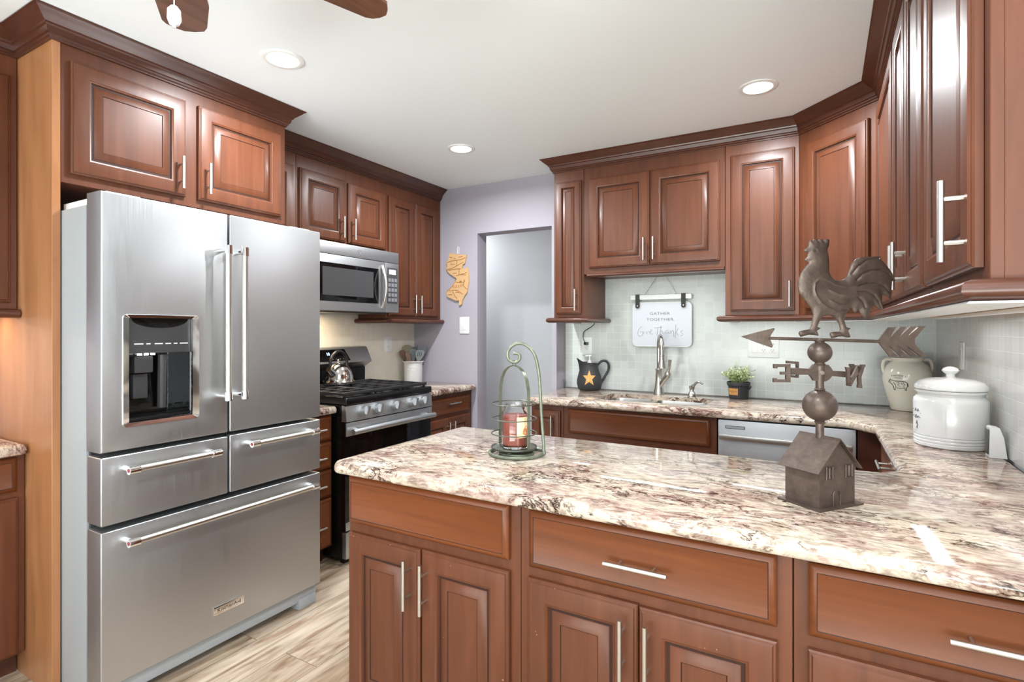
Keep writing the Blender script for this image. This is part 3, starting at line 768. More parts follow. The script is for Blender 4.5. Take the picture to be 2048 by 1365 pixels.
for p in (pts[1], pts[-2]): tube(bm, [p, Vector((-2.291, p.y, p.z + .004))], .012, 10)
obj('handle', bm, ST, od)
obj('drawer', fbox(bm_new(), F, 2.151, 2.907, .034, .182, .001, .032, .004), ST, rg)
dirp = Vector((1, 0, .09)).normalized()
for y in (2.278, 2.387, 2.537, 2.703, 2.805):
    c = Vector((-2.2935, y, .846)); bm = bm_new()
    tube(bm, [c, c + dirp * .008, c + dirp * .008, c + dirp * .032, c + dirp * .036], .027, 20, radii=[.031, .031, .0285, .027, .0255])
    q = c + dirp * .036; side = Vector((0, .30, .95)).normalized()
    w = side.cross(dirp).normalized()
    a = [q + side * s * .0245 + w * e * .0085 + dirp * h for h in (-.004, .013) for s, e in ((-1, -1), (1, -1), (1, 1), (-1, 1))]
    vs = [bm.verts.new(v) for v in a]
    for f in ((0, 1, 2, 3), (7, 6, 5, 4), (0, 4, 5, 1), (1, 5, 6, 2), (2, 6, 7, 3), (3, 7, 4, 0)): bm.faces.new([vs[i] for i in f])
    obj('knob', bm, ST, rg)
bm = bm_new()
for k in range(3):
    y0, y1 = 2.160 + k * .247, 2.160 + k * .247 + .243
    for x in (-2.335, -2.835): box(bm, x - .009, x + .009, y0, y1, .938, .956, .003)
    for y in (y0 + .008, y1 - .008): box(bm, -2.835, -2.335, y - .007, y + .007, .938, .955, .003)
    for j in range(1, 5):
        x = -2.335 - .5 * j / 5; box(bm, x - .006, x + .006, y0 + .01, y0 + .095, .941, .955, .002); box(bm, x - .006, x + .006, y1 - .095, y1 - .01, .941, .955, .002)
    box(bm, -2.80, -2.37, (y0 + y1) / 2 - .006, (y0 + y1) / 2 + .006, .941, .954, .002)
    for x in (-2.335, -2.835):
        for y in (y0 + .02, y1 - .02): box(bm, x - .006, x + .006, y - .006, y + .006, .929, .940)
obj('grate', bm, IRON, rg)
bm = bm_new()
for x in (-2.45, -2.72):
    for y in (2.28, 2.53, 2.78): lathe(bm, [(0, .9305), (.055, .9305), (.055, .934), (.036, .935), (.036, .940), (.0, .9405)], (x, y, 0), 24)
obj('burner', bm, DGREY, rg)
bm = prism(bm_new(), [(-2.958, .889), (-2.905, .932), (-2.905, 1.040), (-2.94, 1.05), (-2.958, 1.05)], Fy, 2.151, 2.907); obj('vent_strip', bm, BLACK, rg)
bm = prism(bm_new(), [(-2.972, 1.042), (-2.915, 1.042), (-2.842, 1.084), (-2.846, 1.092), (-2.892, 1.184), (-2.905, 1.190), (-2.972, 1.190)], Fy, 2.151, 2.912); bg = obj('back_panel', bm, ST, rg)
sl = Vector((-.046, 0, .092)).normalized(); nn = Vector((.092, 0, .046)).normalized()
def bgp(u, h, n=.001): return Vector((-2.846, u, 1.092)) + sl * h + nn * n
bm = prism(bm_new(), [(2.160, .006), (2.715, .006), (2.690, .092), (2.160, .092)], lambda a, b, t: bgp(a, b, t), .0003, .0015); ds = obj('display', bm, BLKG, bg)
text_mesh('10', .03, lambda a, b: bgp(2.535 + a, .05 + b, .002), 'clock_digits', BLUE, ds)
bm = bm_new()
for k in range(5): tube(bm, [bgp(2.56 + k * .03, .020, .0015), bgp(2.567 + k * .03, .020, .0018)], .003, 6)
obj('buttons', bm, INKS, ds)

# ------------------------------------------------------------------ microwave
mw = thing('microwave', 'stainless over-the-range microwave with dark window', 'microwave', (-2.78, 2.526, 1.425))
bm = box(bm_new(), -2.972, -2.61, 2.149, 2.904, 1.425, 1.845, .003); obj('body', bm, DGREY, mw)
F = FL_(-2.61)
obj('vent_band', fbox(bm_new(), F, 2.149, 2.904, 1.770, 1.844, .001, .030, .004), ST, mw)
md = obj('door', fbox(bm_new(), F, 2.149, 2.768, 1.428, 1.767, .001, .030, .004), ST, mw)
bm = fbox(bm_new(), F, 2.185, 2.705, 1.484, 1.716, .0301, .0325, .0015); obj('window', bm, BLKG, md)
bm = fbox(bm_new(), F, 2.235, 2.655, 1.52, 1.69, .0326, .0332); obj('window_mesh', bm, DGREY, md)
bm = bm_new(); pts = []
for k in range(15):
    s = k / 14; pts.append(F.pt(2.738, 1.455 + .285 * s, .034 + .034 * math.sin(math.pi * s)))
for p in zip(pts, pts[1:]): pass
tube(bm, pts, .011, 12); obj('handle', bm, STH, md)
cp = obj('control_panel', fbox(bm_new(), F, 2.770, 2.904, 1.428, 1.767, .001, .030, .004), ST, mw)
bm = fbox(bm_new(), F, 2.788, 2.890, 1.49, 1.735, .0301, .032, .001); kp = obj('keypad', bm, DGREY, cp)
bm = fbox(bm_new(), F, 2.805, 2.872, 1.690, 1.722, .0321, .033); obj('display', bm, CHIP, kp)
bm = bm_new()
for i in range(5):
    for j in range(3): fbox(bm, F, 2.797 + j * .031, 2.797 + j * .031 + .024, 1.503 + i * .034, 1.503 + i * .034 + .024, .0321, .0328)
obj('buttons', bm, INKS, kp)
bm = bm_new()
tube(bm, [F.pt(2.53 + a, 1.807 + b, .0305) for a, b in ((-.016, .006), (-.010, -.006), (-.004, .004), (.002, -.006), (.010, .008), (.016, .004))], .0012, 5)
tube(bm, [F.pt(2.53 + a, 1.807 + b, .0305) for a, b in ((-.018, -.002), (-.004, .012), (.012, .012), (.019, .0), (.008, -.010))], .0009, 5)
obj('logo', bm, STC, mw)
bm = box(bm_new(), -2.93, -2.65, 2.2, 2.86, 1.419, 1.4248); obj('underside_filter', bm, DGREY, mw)

# ------------------------------------------------------------------ dishwasher
dw = thing('dishwasher', 'stainless dishwasher under the sink counter, behind the peninsula', 'dishwasher', (-.175, 3.35, 0))
F = FB_(3.060)
obj('body', fbox(bm_new(), F, -.486, .136, .03, .842, -.58, 0), BLACK, dw)
dd = obj('door', fbox(bm_new(), F, -.484, .134, .11, .836, .001, .024, .004), ST, dw)
bm = fbox(bm_new(), F, -.448, -.352, .792, .808, .0241, .0255, .001); b2 = obj('vent_slot', bm, DGREY, dd)
bm = fbox(bm_new(), F, -.445, -.355, .7945, .8055, .0256, .0262); obj('slot_plate', bm, ST, b2)
bm = bm_new(); fbox(bm, F, -.475, .118, .737, .764, .046, .062, .004)
for u in (-.46, .09): fbox(bm, F, u, u + .02, .742, .760, .024, .048)
obj('towel_bar', bm, STH, dd)
obj('toe_panel', fbox(bm_new(), F, -.484, .134, .0, .105, -.07, -.05), BLACK, dw)

# ------------------------------------------------------------------ sink, faucet, soap pump
sk = thing('sink', 'double-bowl stainless undermount sink in the rear worktop', 'sink', (-.9, 3.33, .65))
for x0, x1, ra, rb in ((-1.2225, -.945, .068, .03), (-.915, -.5775, .03, .068)):
    q = lambda e, r1, r2: rounded([(x0 + e, 3.1525 + e), (x1 - e, 3.1525 + e), (x1 - e, 3.5025 - e), (x0 + e, 3.5025 - e)], [r1, r2, r2, r1])
    bm = bm_new(); rs = [[bm.verts.new((x, y, z)) for x, y in p] for p, z in ((q(0, ra, rb), .856), (q(.002, ra, rb), .857), (q(.006, ra, rb), .83), (q(.016, ra, rb), .68), (q(.04, ra, rb), .66))]
    m = len(rs[0])
    for a, b in zip(rs, rs[1:]):
        for k in range(m): bm.faces.new((a[k], a[(k + 1) % m], b[(k + 1) % m], b[k]))
    bm.faces.new(rs[-1]); bw = obj('basin', bm, STK, sk)
    bm = lathe(bm_new(), [(.0, .6615), (.04, .6615), (.042, .663), (.0, .6632)], ((x0 + x1) / 2, 3.33, 0), 20); obj('drain', bm, STC, bw)
obj('divider', box(bm_new(), -.9455, -.9145, 3.154, 3.501, .838, .8565, .003), STK, sk)
fc = thing('faucet', 'brushed nickel pull-down faucet behind the sink', 'faucet', (-.945, 3.60, .885))
bm = bm_new(); C = Vector((-.945, 3.60, 0))
lathe(bm, [(0, .8855), (.036, .8855), (.035, .895), (.027, .93), (.022, .98), (.0195, 1.035), (.022, 1.04), (.022, 1.052), (.016, 1.056), (.0, 1.056)], C, 24)
obj('body', bm, STK, fc)
bm = bm_new(); pts = [C + Vector((0, 0, 1.05)), C + Vector((0, 0, 1.17))]
for k in range(13):
    a = math.pi * k / 12; pts.append(Vector((-.945 + .058 * (1 - math.cos(a)) * .55, 3.60 - .085 * (1 - math.cos(a)), 1.185 + .085 * math.sin(a))))
pts.append(pts[-1] + Vector((0, -.002, -.03)))
tube(bm, pts, .0135, 14); obj('spout', bm, STK, fc)
e = pts[-1]; bm = lathe(bm_new(), [(0, 0), (.017, 0), (.018, -.006), (.015, -.010), (.016, -.02), (.024, -.075), (.025, -.083), (.021, -.088), (0, -.088)], e, 24); obj('spray_head', bm, STK, fc)
bm = tube(bm_new(), [C + Vector((.008, -.004, .93)), C + Vector((.022, -.012, .96)), C + Vector((.045, -.022, .99)), C + Vector((.066, -.03, 1.012))], .016, 14, radii=[.014, .0165, .0175, .02]); 
lathe(bm, [(0, -.021), (.014, -.017), (.021, 0), (.018, .012), (.0, .021)], C + Vector((.066, -.03, 1.02)), 20); obj('valve', bm, STK, fc)
bm = tube(bm_new(), [C + Vector((.066, -.03, 1.03)), C + Vector((.076, -.034, 1.06)), C + Vector((.082, -.036, 1.115))], .008, 12, radii=[.011, .008, .011]); obj('lever', bm, STK, fc)
sp = thing('soap_dispenser', 'small brushed nickel soap pump right of the faucet', 'soap dispenser', (-.734, 3.605, .885))
C = Vector((-.734, 3.605, 0))
obj('base', lathe(bm_new(), [(0, .8855), (.028, .8855), (.026, .892), (.018, .912), (.014, .915), (.013, .925), (.016, .928), (.02, .948), (.0, .949)], C, 20), STK, sp)
obj('spout', tube(bm_new(), [C + Vector((0, 0, .946)), C + Vector((.012, -.004, .952)), C + Vector((.030, -.010, .972)), C + Vector((.050, -.018, .978)), C + Vector((.072, -.026, .966))], .006, 10, radii=[.01, .009, .0075, .0065, .006]), STK, sp)

# ------------------------------------------------------------------ recessed lights, fan
for i, (x, y) in enumerate(CANS):
    lab = ['recessed ceiling light above the refrigerator', 'recessed ceiling light in front of the sink-side cabinets', 'recessed ceiling light nearest the purple wall'][i]
    t = thing('recessed_light', lab, 'ceiling light', (x, y, 2.43), 'recessed ceiling lights')
    obj('trim_ring', lathe(bm_new(), [(.062, 2.4395), (.084, 2.4395), (.084, 2.436), (.078, 2.433), (.064, 2.434), (.062, 2.4395)], (x, y, 0), 40), TRIM, t)
    obj('lens', lathe(bm_new(), [(0, 2.4385), (.0615, 2.4385), (.0615, 2.4355), (0, 2.4355)], (x, y, 0), 40), LENS, t)
fn = thing('ceiling_fan', 'brown wooden ceiling fan whose blade tips enter the top of the photo', 'ceiling fan', (-1.2, .6435, 2.44))
FC = Vector((-1.2, .6435, 0))
obj('motor', lathe(bm_new(), [(0, 2.438), (.07, 2.438), (.06, 2.40), (.016, 2.39), (.016, 2.33), (.06, 2.32), (.10, 2.28), (.105, 2.22), (.08, 2.18), (.05, 2.165), (0, 2.16)], FC, 32), DGREY, fn)
for k in range(5):
    a = R(148 - 74 + 72 * (k + 0)) if k else R(73)
    a = R([76, 148.5, 220.5, 292.5, 4][k])
    d = Vector((math.cos(a), math.sin(a), 0)); w = Vector((-d.y, d.x, 0))
    ol = [(.16, -.04), (.35, -.064), (.47, -.058), (.497, -.050), (.515, -.026), (.527, .0), (.523, .026), (.512, .046), (.495, .056), (.35, .068), (.16, .04)]
    tl = .05
    bm = prism(bm_new(), ol, lambda u, v, t: FC + d * u + w * v + Vector((0, 0, 2.205 + v * tl + t)), -.004, .004)
    b = obj('blade', bm, WF, fn)
    bm = prism(bm_new(), [(.07, -.018), (.2, -.03), (.2, .03), (.07, .018)], lambda u, v, t: FC + d * u + w * v + Vector((0, 0, 2.214 + v * tl + t)), -.003, .003); obj('blade_bracket', bm, DGREY, b)
PC = Vector((-1.212, .652, 0))
bm = tube(bm_new(), [PC + Vector((0, 0, 2.17)), PC + Vector((0, 0, 2.008))], .0012, 6); pcn = obj('pull_chain', bm, TRIM, fn)
obj('pull_knob', lathe(bm_new(), [(0, 2.010), (.007, 2.008), (.013, 2.0), (.0135, 1.98), (.009, 1.968), (.004, 1.966), (.003, 1.962), (0, 1.961)], PC, 16), CHIP, pcn)

# ------------------------------------------------------------------ under-cabinet light bars
def ledbar(x0, x1, y0, y1, z, label):
    t = thing('under_cabinet_light', label, 'light', ((x0 + x1) / 2, (y0 + y1) / 2, z))
    obj('housing', box(bm_new(), x0, x1, y0, y1, z - .010, z, .002), WHITE, t)
    return t
ledbar(.385, .415, 1.20, 2.70, 1.3625, 'long white light bar under the right wall cabinets')
ledbar(-1.30, -.52, 3.35, 3.40, 1.667, 'white light bar under the short cabinet over the sink')
bm = bm_new()
box(bm, .290, .528, 1.16, 2.93, 1.3635, 1.3885)
ub = obj('cabinet_underside', bm, WB, None, recentre=True); tag(ub, 'pale unfinished wood underside of the right wall cabinets', 'panel')
bm = bm_new(); box(bm, .44, .50, 1.55, 1.75, 1.348, 1.363, .003); tag(obj('light_transformer', bm, BLACK, recentre=True), 'small black power box under the right wall cabinets', 'power supply')

# ------------------------------------------------------------------ wall plates
def plate(label, cat, F, u0, u1, z0, z1, kind):
    t = thing('wall_outlet' if kind != 'switch' else 'light_switch', label, cat, F.pt((u0 + u1) / 2, z0, 0))
    obj('cover_plate', fbox(bm_new(), F, u0, u1, z0, z1, 0, .006, .0025), WHITE, t)
    um, zm = (u0 + u1) / 2, (z0 + z1) / 2
    def outlet(uc):
        r = obj('receptacle', fbox(bm_new(), F, uc - .017, uc + .017, zm - .034, zm + .034, .006, .008, .001), WHITE, t)
        bm = bm_new()
        for s in (-1, 1):
            zc = zm + s * .018
            fbox(bm, F, uc - .008, uc - .006, zc - .002, zc + .007, .0078, .0083); fbox(bm, F, uc + .006, uc + .008, zc - .002, zc + .007, .0078, .0083)
            fbox(bm, F, uc - .002, uc + .002, zc - .010, zc - .006, .0078, .0083)
        obj('slots', bm, INK, r)
    if kind == 'outlet': outlet(um)
    elif kind == 'gang':
        outlet(um + .0); outlet(um + .05)
        obj('rocker', fbox(bm_new(), F, um - .065, um - .032, zm - .034, zm + .034, .006, .009, .001), WHITE, t)
    else:
        obj('rocker', fbox(bm_new(), F, um - .017, um + .017, zm - .034, zm + .034, .006, .009, .001), WHITE, t)
    return t
plate('white outlet on the tile behind the black star pitcher', 'outlet', FB_(YT - .0102), -1.525, -1.448, 1.126, 1.256, 'outlet')
plate('wide white switch and outlet plate on the tile behind the arrowhead', 'outlet', FB_(YT - .0102), -.410, -.235, 1.139, 1.264, 'gang')
plate('white switch plate on the purple wall under the state-shaped board', 'switch', FB_(YB - .0005), -2.508, -2.416, 1.278, 1.410, 'switch')
plate('white outlet on beige tile between the range and utensil crock', 'outlet', FL_(XL + .0102), 3.178, 3.262, 1.134, 1.258, 'outlet')
plate('white outlet on the right wall behind the biscuit jar', 'outlet', FR_(XR - .0112), 3.0, 3.09, 1.137, 1.257, 'outlet')
t = thing('power_cord', 'black cord running from under the narrow cabinet to the outlet', 'cord', (-1.487, 3.66, 1.21))
obj('cord', tube(bm_new(), smooth_pts([(-1.40, 3.60, 1.375), (-1.41, 3.63, 1.35), (-1.455, 3.665, 1.325), (-1.505, 3.672, 1.295), (-1.512, 3.672, 1.25), (-1.497, 3.668, 1.222), (-1.487, 3.664, 1.213)]), .003, 8), BLACK, t)
obj('plug', box(bm_new(), -1.501, -1.472, 3.655, 3.6800, 1.2, 1.220, .004), BLACK, t)

# ------------------------------------------------------------------ hanging sign
sg = thing('hanging_sign', 'white enamel sign hanging on the tile above the sink', 'sign', (-.944, 3.67, 1.198))
SX = lambda X: -1.139 + ((X / 8.032 + 1230) - 1268) * .003362
SZ = lambda Y: 1.497 - ((Y / 8.03 + 540) - 606) * .0034
bm = bm_new(); prism(bm, rounded([(-1.139, 1.198), (-.749, 1.198), (-.749, 1.494), (-1.139, 1.494)], [.03] * 4, 5), lambda a, b, t: Vector((a, t, b)), 3.662, 3.668)
pl = obj('plate', bm, SIGN, sg)
bm = bm_new(); tube(bm, [Vector((a, 3.664, b)) for a, b in rounded([(-1.139, 1.198), (-.749, 1.198), (-.749, 1.494), (-1.139, 1.494)], [.03] * 4, 5)], .004, 8, closed=True); obj('rim', bm, WHITE, pl)
obj('hanger_bar', box(bm_new(), -1.153, -.746, 3.650, 3.672, 1.514, 1.546, .003), WHITE, sg)
for u in (-1.103, -.797):
    bm = bm_new(); pts = rounded([(u - .014, 1.455), (u + .014, 1.455), (u + .014, 1.55), (u - .014, 1.55)], [.012, .012, .0, .0], 5)
    prism(bm, pts, lambda a, b, t: Vector((a, t, b)), 3.645, 3.6485)
    s = obj('strap', bm, INK, sg)
    obj('rivet', lathe(bm_new(), [(0, 0), (.004, 0), (.003, .002), (0, .0025)], (u, 3.6448, 1.473), 12, rot=Matrix.Rotation(R(90), 3, 'X')), STC, s)
bm = bm_new(); tube(bm, [(-1.058, 3.66, 1.546), (-.957, 3.675, 1.700), (-.945, 3.678, 1.712), (-.935, 3.675, 1.700), (-.842, 3.66, 1.546)], .0016, 6); obj('string', bm, STRG, sg)
sgp = lambda a, b: Vector((a, 3.6612, b))
text_mesh('GATHER', .031, lambda a, b: sgp(SX(745) + a * 1.1, SZ(735) + b * .84), 'lettering', INKS, pl, spacing=1.06)
text_mesh('TOGETHER.', .031, lambda a, b: sgp(SX(755) + a * 1.1, SZ(830) + b * .84), 'lettering', INKS, pl, spacing=1.06)
STROKES = [[(455, 925), (430, 930), (400, 975), (385, 1030), (395, 1065), (425, 1080), (460, 1060), (470, 1020), (470, 1000), (430, 1010)], [(490, 1005), (485, 1045)], [(520, 1000), (535, 1045), (560, 990)],
 [(575, 1020), (610, 1000), (620, 975), (600, 970), (585, 1010), (595, 1045), (635, 1040)], [(655, 945), (790, 935)], [(715, 945), (700, 1065)], [(765, 905), (745, 1080)], [(750, 1010), (780, 985), (790, 1000), (790, 1035), (815, 1030)],
 [(880, 975), (845, 990), (830, 1020), (850, 1035), (880, 1000), (885, 1025), (905, 1030)], [(915, 985), (920, 1035), (925, 1000), (950, 980), (965, 1000), (970, 1085)], [(1000, 890), (990, 1105)], [(1040, 945), (1000, 1015), (1040, 1060)],
 [(1110, 985), (1080, 990), (1075, 1010), (1105, 1030), (1100, 1060), (1070, 1060)]]
bm = bm_new()
for st in STROKES: tube(bm, [Vector((SX(a), 3.6614, SZ(b))) for a, b in st], .0010, 6)
obj('script_lettering', bm, INKS, pl)

# ------------------------------------------------------------------ state-shaped wall board
NJ = [(255, 232), (300, 240), (350, 250), (462, 268), (450, 330), (440, 372), (420, 380), (405, 425), (440, 435), (465, 415), (480, 430), (490, 500), (490, 600), (475, 680), (470, 720), (440, 760), (415, 810), (405, 860), (380, 880), (372, 860), (372, 815), (330, 815), (280, 790), (225, 765), (218, 720), (235, 680), (280, 640), (310, 590), (345, 548), (310, 520), (265, 490), (235, 460), (215, 420), (225, 380), (215, 345), (240, 310), (245, 260)]
NX = lambda X: -2.594 + ((X / 6.207 + 860) - 902) * .00486
NZ = lambda Y: 1.923 - ((Y / 6.207 + 470) - 507) * .00405
wb = thing('wooden_board', 'engraved state-shaped wooden board hanging on the purple wall', 'wall decoration', (-2.5, 3.53, 1.50))
obj('board', prism(bm_new(), [(NX(a), NZ(b)) for a, b in NJ], lambda a, b, t: Vector((a, t, b)), 3.524, 3.538), PLYW, wb)
obj('loop', tube(bm_new(), [Vector((NX(348), 3.53, NZ(245))), Vector((NX(348), 3.532, NZ(170))), Vector((NX(358), 3.533, NZ(160))), Vector((NX(368), 3.532, NZ(170))), Vector((NX(368), 3.53, NZ(245)))], .002, 6), TRIM, wb)
bm = bm_new()
ENG = [[(220, 345), (270, 330), (330, 325), (400, 320), (450, 300)], [(220, 430), (280, 420), (350, 390), (430, 350)], [(240, 440), (330, 430), (400, 430)], [(375, 430), (375, 500)], [(300, 480), (345, 480)], [(340, 510), (380, 505), (470, 480)],
 [(345, 550), (290, 640), (225, 700)], [(340, 590), (420, 600), (450, 580)], [(290, 685), (350, 690), (420, 740)], [(290, 690), (320, 750), (350, 790)], [(240, 740), (290, 740)], [(440, 560), (430, 640), (470, 680)], [(260, 280), (290, 290)], [(370, 290), (420, 280)], [(350, 330), (340, 400)], [(330, 715), (380, 715)], [(390, 500), (460, 510)],
 [(300, 630), (305, 660)], [(325, 625), (325, 660)], [(345, 625), (345, 660)], [(370, 625), (370, 660)], [(390, 620), (390, 655)], [(410, 620), (410, 650)], [(425, 615), (430, 645)], [(380, 585), (410, 585)], [(385, 578), (385, 592)], [(398, 570), (398, 592)], [(265, 365), (320, 370)], [(310, 300), (335, 305)], [(255, 690), (275, 690)]]
for st in ENG: tube(bm, [Vector((NX(a), 3.5238, NZ(b))) for a, b in st], .0024, 5)
obj('engraving', bm, PLYD, wb)

# ------------------------------------------------------------------ kettle
kt = thing('kettle', 'steel stovetop kettle with a black arched handle on the rear burner', 'kettle', (-2.72, 2.49, .956))
KC = Vector((-2.72, 2.49, .9562)); KM = steel('kettle_steel', lin(200, 196, 190), 0.12, 0.0)
obj('body', lathe(bm_new(), [(0, 0), (.094, 0), (.100, .006), (.100, .020), (.094, .028), (.090, .034), (.088, .055), (.080, .085), (.064, .112), (.044, .128), (.03, .133), (0, .134)], KC, 40), KM, kt)
obj('lid', lathe(bm_new(), [(0, .134), (.03, .134), (.030, .138), (.012, .143), (.008, .148), (.012, .156), (.006, .162), (0, .162)], KC, 24), KM, kt)
obj('spout', tube(bm_new(), [KC + Vector((.02, -.06, .062)), KC + Vector((.035, -.10, .092)), KC + Vector((.042, -.122, .108))], .02, 14, radii=[.026, .020, .016]), KM, kt)
bm = bm_new(); hp = []
for k in range(15):
    a = R(198) - R(210) * k / 14
    hp.append(KC + Vector((0.012 * math.cos(a) * -1, .082 * math.cos(a), .128 + .086 * math.sin(a))))
tube(bm, hp, .009, 12, radii=[.006] + [.0095] * 13 + [.007]); obj('handle', bm, KBLK, kt)

# ------------------------------------------------------------------ utensil crock
CC = Vector((-2.872, 3.405, .8855))
ck = thing('utensil_crock', 'white ceramic utensil crock beside the purple wall', 'crock', CC)
obj('pot', lathe(bm_new(), [(0, 0), (.072, 0), (.074, .004), (.075, .15), (.078, .158), (.088, .168), (.088, .173), (.078, .172), (.070, .160), (.069, .012), (0, .011)], CC, 40), GLAZE, ck)
vd = Vector((.6, -.8, 0)).normalized(); sd = Vector((.8, .6, 0))
bm = bm_new(); tube(bm, [CC + vd * .0745 + sd * u + Vector((0, 0, z)) - vd * (0 if abs(u) < .02 else .008) for u, z in ((-.036, .112), (-.026, .103), (0, .101), (.026, .103), (.036, .112))], .003, 8)
tube(bm, [CC + vd * .0752 + sd * u + Vector((0, 0, z)) - vd * (0 if abs(u) < .02 else .003) for u, z in ((-.022, .125), (0, .127), (.022, .125))], .002, 8)
obj('embossing', bm, GLAZE, ck)
def utensil(name, label, base, tip, mat, hmat, outline, twist=0.0, slots=None):
    a = CC + Vector(base); b = CC + Vector(tip); d = (b - a).normalized()
    t = thing(name, label, 'utensil', a)
    obj('handle', tube(bm_new(), [a, a + (b - a) * .62], .006, 10), hmat, t)
    s = a + (b - a) * .60; L = (b - s).length
    wv_ = (sd - d * sd.dot(d)).normalized(); nv = d.cross(wv_)
    wv_ = (wv_ * math.cos(twist) + nv * math.sin(twist)); nv = d.cross(wv_)
    obj('head', prism(bm_new(), outline, lambda u, v, t_: s + d * (v * L) + wv_ * u + nv * (t_ + .012 * (v - .5) ** 2), -.003, .003), mat, t)
    if slots:
        bm = bm_new()
        for (u, v0, v1) in slots:
            for sgn in (-1, 1): tube(bm, [s + d * (v0 * L) + wv_ * u + nv * (sgn * .0032 + .0), s + d * (v1 * L) + wv_ * u + nv * sgn * .0036], .0018, 6)
        obj('slots', bm, INK, t)
SPOON = [(-.006, 0), (-.012, .2), (-.028, .45), (-.034, .7), (-.028, .9), (-.012, 1), (.012, 1), (.028, .9), (.034, .7), (.028, .45), (.012, .2), (.006, 0)]
TURN = [(-.006, 0), (-.02, .25), (-.034, .6), (-.036, .85), (-.028, .98), (.028, 1), (.038, .85), (.036, .6), (.02, .25), (.006, 0)]
utensil('wooden_spoon', 'brown spoon leaning at the left rim of the utensil crock', (-.01, -.01, .02), (-.066, -.062, .262), BSIL, BSIL, SPOON, .9)
utensil('ladle', 'round olive ladle at the back left of the utensil crock', (-.03, .0, .02), (-.074, .006, .300), simple('olive_silicone', lin(120, 112, 88), .5), BSIL, [(u * 1.25, v) for u, v in SPOON])
utensil('spatula', 'brown flat spatula crossing the front left of the utensil crock', (.03, -.02, .02), (-.012, -.058, .245), BSIL, BSIL, [(-.006, 0), (-.018, .3), (-.02, .8), (-.012, 1), (.01, .95), (.018, .6), (.012, .2), (.006, 0)])
utensil('skimmer', 'wide grey perforated skimmer in the middle of the utensil crock', (.01, .0, .02), (.008, -.012, .268), GSIL, WB, [(u * 1.0, v) for u, v in SPOON], 0, [(-.016, .55, .58), (-.005, .5, .53), (.008, .55, .58), (.018, .62, .65), (-.012, .7, .73), (.002, .66, .69), (.012, .75, .78), (-.02, .62, .65), (0, .78, .81)])
utensil('slotted_turner', 'grey slotted turner leaning at the right rim of the utensil crock', (.025, -.005, .02), (.084, -.014, .262), GSIL, GSIL, TURN, .3, [(-.014, .5, .85), (0, .5, .88), (.014, .5, .85)])
utensil('slotted_spoon', 'black spatula standing at the back right of the utensil crock', (.015, .025, .02), (.046, .060, .29), BLACK, BLACK, TURN, .1)
utensil('cooking_brush', 'dark grey spatula behind the perforated skimmer', (-.01, .025, .02), (-.022, .052, .285), simple('slate_silicone', lin(78, 84, 86), .5), GSIL, TURN)

# ------------------------------------------------------------------ star pitcher + soap bottle in it
pc = thing('pitcher', 'charcoal pitcher with an ochre star on the rear worktop', 'pitcher', (-1.435, 3.60, .8855))
PCc = Vector((-1.435, 3.60, .8855))
rd_ = Vector((.8675, .4975, 0)); bk = Vector((-.4975, .8675, 0))      # across / away directions of the pitcher's spout-handle plane
prof = [(0, 0), (.068, 0), (.078, .008), (.087, .04), (.088, .065), (.080, .10), (.068, .135), (.060, .165), (.060, .178), (.064, .195)]
bm = bm_new(); rings = []
for (r, z) in prof + [(.058, .194), (.054, .17), (.05, .15)]:
    rg_ = []
    for k in range(40):
        a = 2 * math.pi * k / 40; s_ = max(0.0, -math.cos(a)) ** 6
        ext = s_ * max(0, (z - .13) / .065) * .026 if r > .055 or z > .18 else 0
        up = s_ * max(0, (z - .16) / .035) * .030 if z > .16 else 0
        v = rd_ * (math.cos(a) * (r + ext)) + bk * (math.sin(a) * r) + Vector((0, 0, z + up - (.008 if z > .18 else 0) * (math.cos(a) > .2)))
        rg_.append(bm.verts.new(PCc + v))
    rings.append(rg_)
for a, b in zip(rings, rings[1:]):
    for k in range(40): bm.faces.new((a[k], a[(k + 1) % 40], b[(k + 1) % 40], b[k]))
bmesh.ops.remove_doubles(bm, verts=bm.verts[:], dist=1e-5); bm.faces.new(rings[-1][::-1]) if rings[-1][0].is_valid else None
obj('jug', bm, CHARC, pc, 50)
obj('handle', tube(bm_new(), smooth_pts([PCc + rd_ * u + Vector((0, 0, z)) for u, z in ((.060, .175), (.080, .198), (.108, .205), (.130, .190), (.137, .160), (.128, .125), (.110, .095), (.094, .068), (.082, .050))]), .0085, 12), CHARC, pc)
bm = bm_new(); st = []
fd = Vector((.36, -.93, 0)).normalized(); fs = Vector((.93, .36, 0))
for k in range(10):
    a = R(90 + 36 * k); r = .050 if k % 2 == 0 else .021; st.append((r * math.cos(a), r * math.sin(a) * 1.15))
vs = []
cen = None
def starpt(u, v, h):
    z = .088 + v; rr = .0885 - max(0, (z - .06)) * .22 - max(0, .04 - z) * .1
    ang = (u / .085); return PCc + (fd * math.cos(ang) + fs * math.sin(ang)) * (rr + h) + Vector((0, 0, z))
c0 = bm.verts.new(starpt(0, 0, .004)); rim = [bm.verts.new(starpt(u, v, .0030)) for u, v in st]; mid = [bm.verts.new(starpt(u * .5, v * .5, .004)) for u, v in st]; rim2 = [bm.verts.new(starpt(u, v, -.004)) for u, v in st]
for k in range(10):
    k2 = (k + 1) % 10; bm.faces.new((c0, mid[k], mid[k2])); bm.faces.new((mid[k], rim[k], rim[k2], mid[k2])); bm.faces.new((rim[k], rim2[k], rim2[k2], rim[k2]))
obj('star', bm, OCHRE, pc, smooth=False)
sbt = thing('soap_bottle', 'white soap pump bottle standing inside the star pitcher', 'soap bottle', PCc + Vector((0, 0, .155)))
q = PCc + bk * .012 + rd_ * .004
obj('bottle', lathe(bm_new(), [(0, .152), (.022, .152), (.022, .185), (.014, .195), (.014, .208), (0, .208)], q, 20), WHITE, sbt)
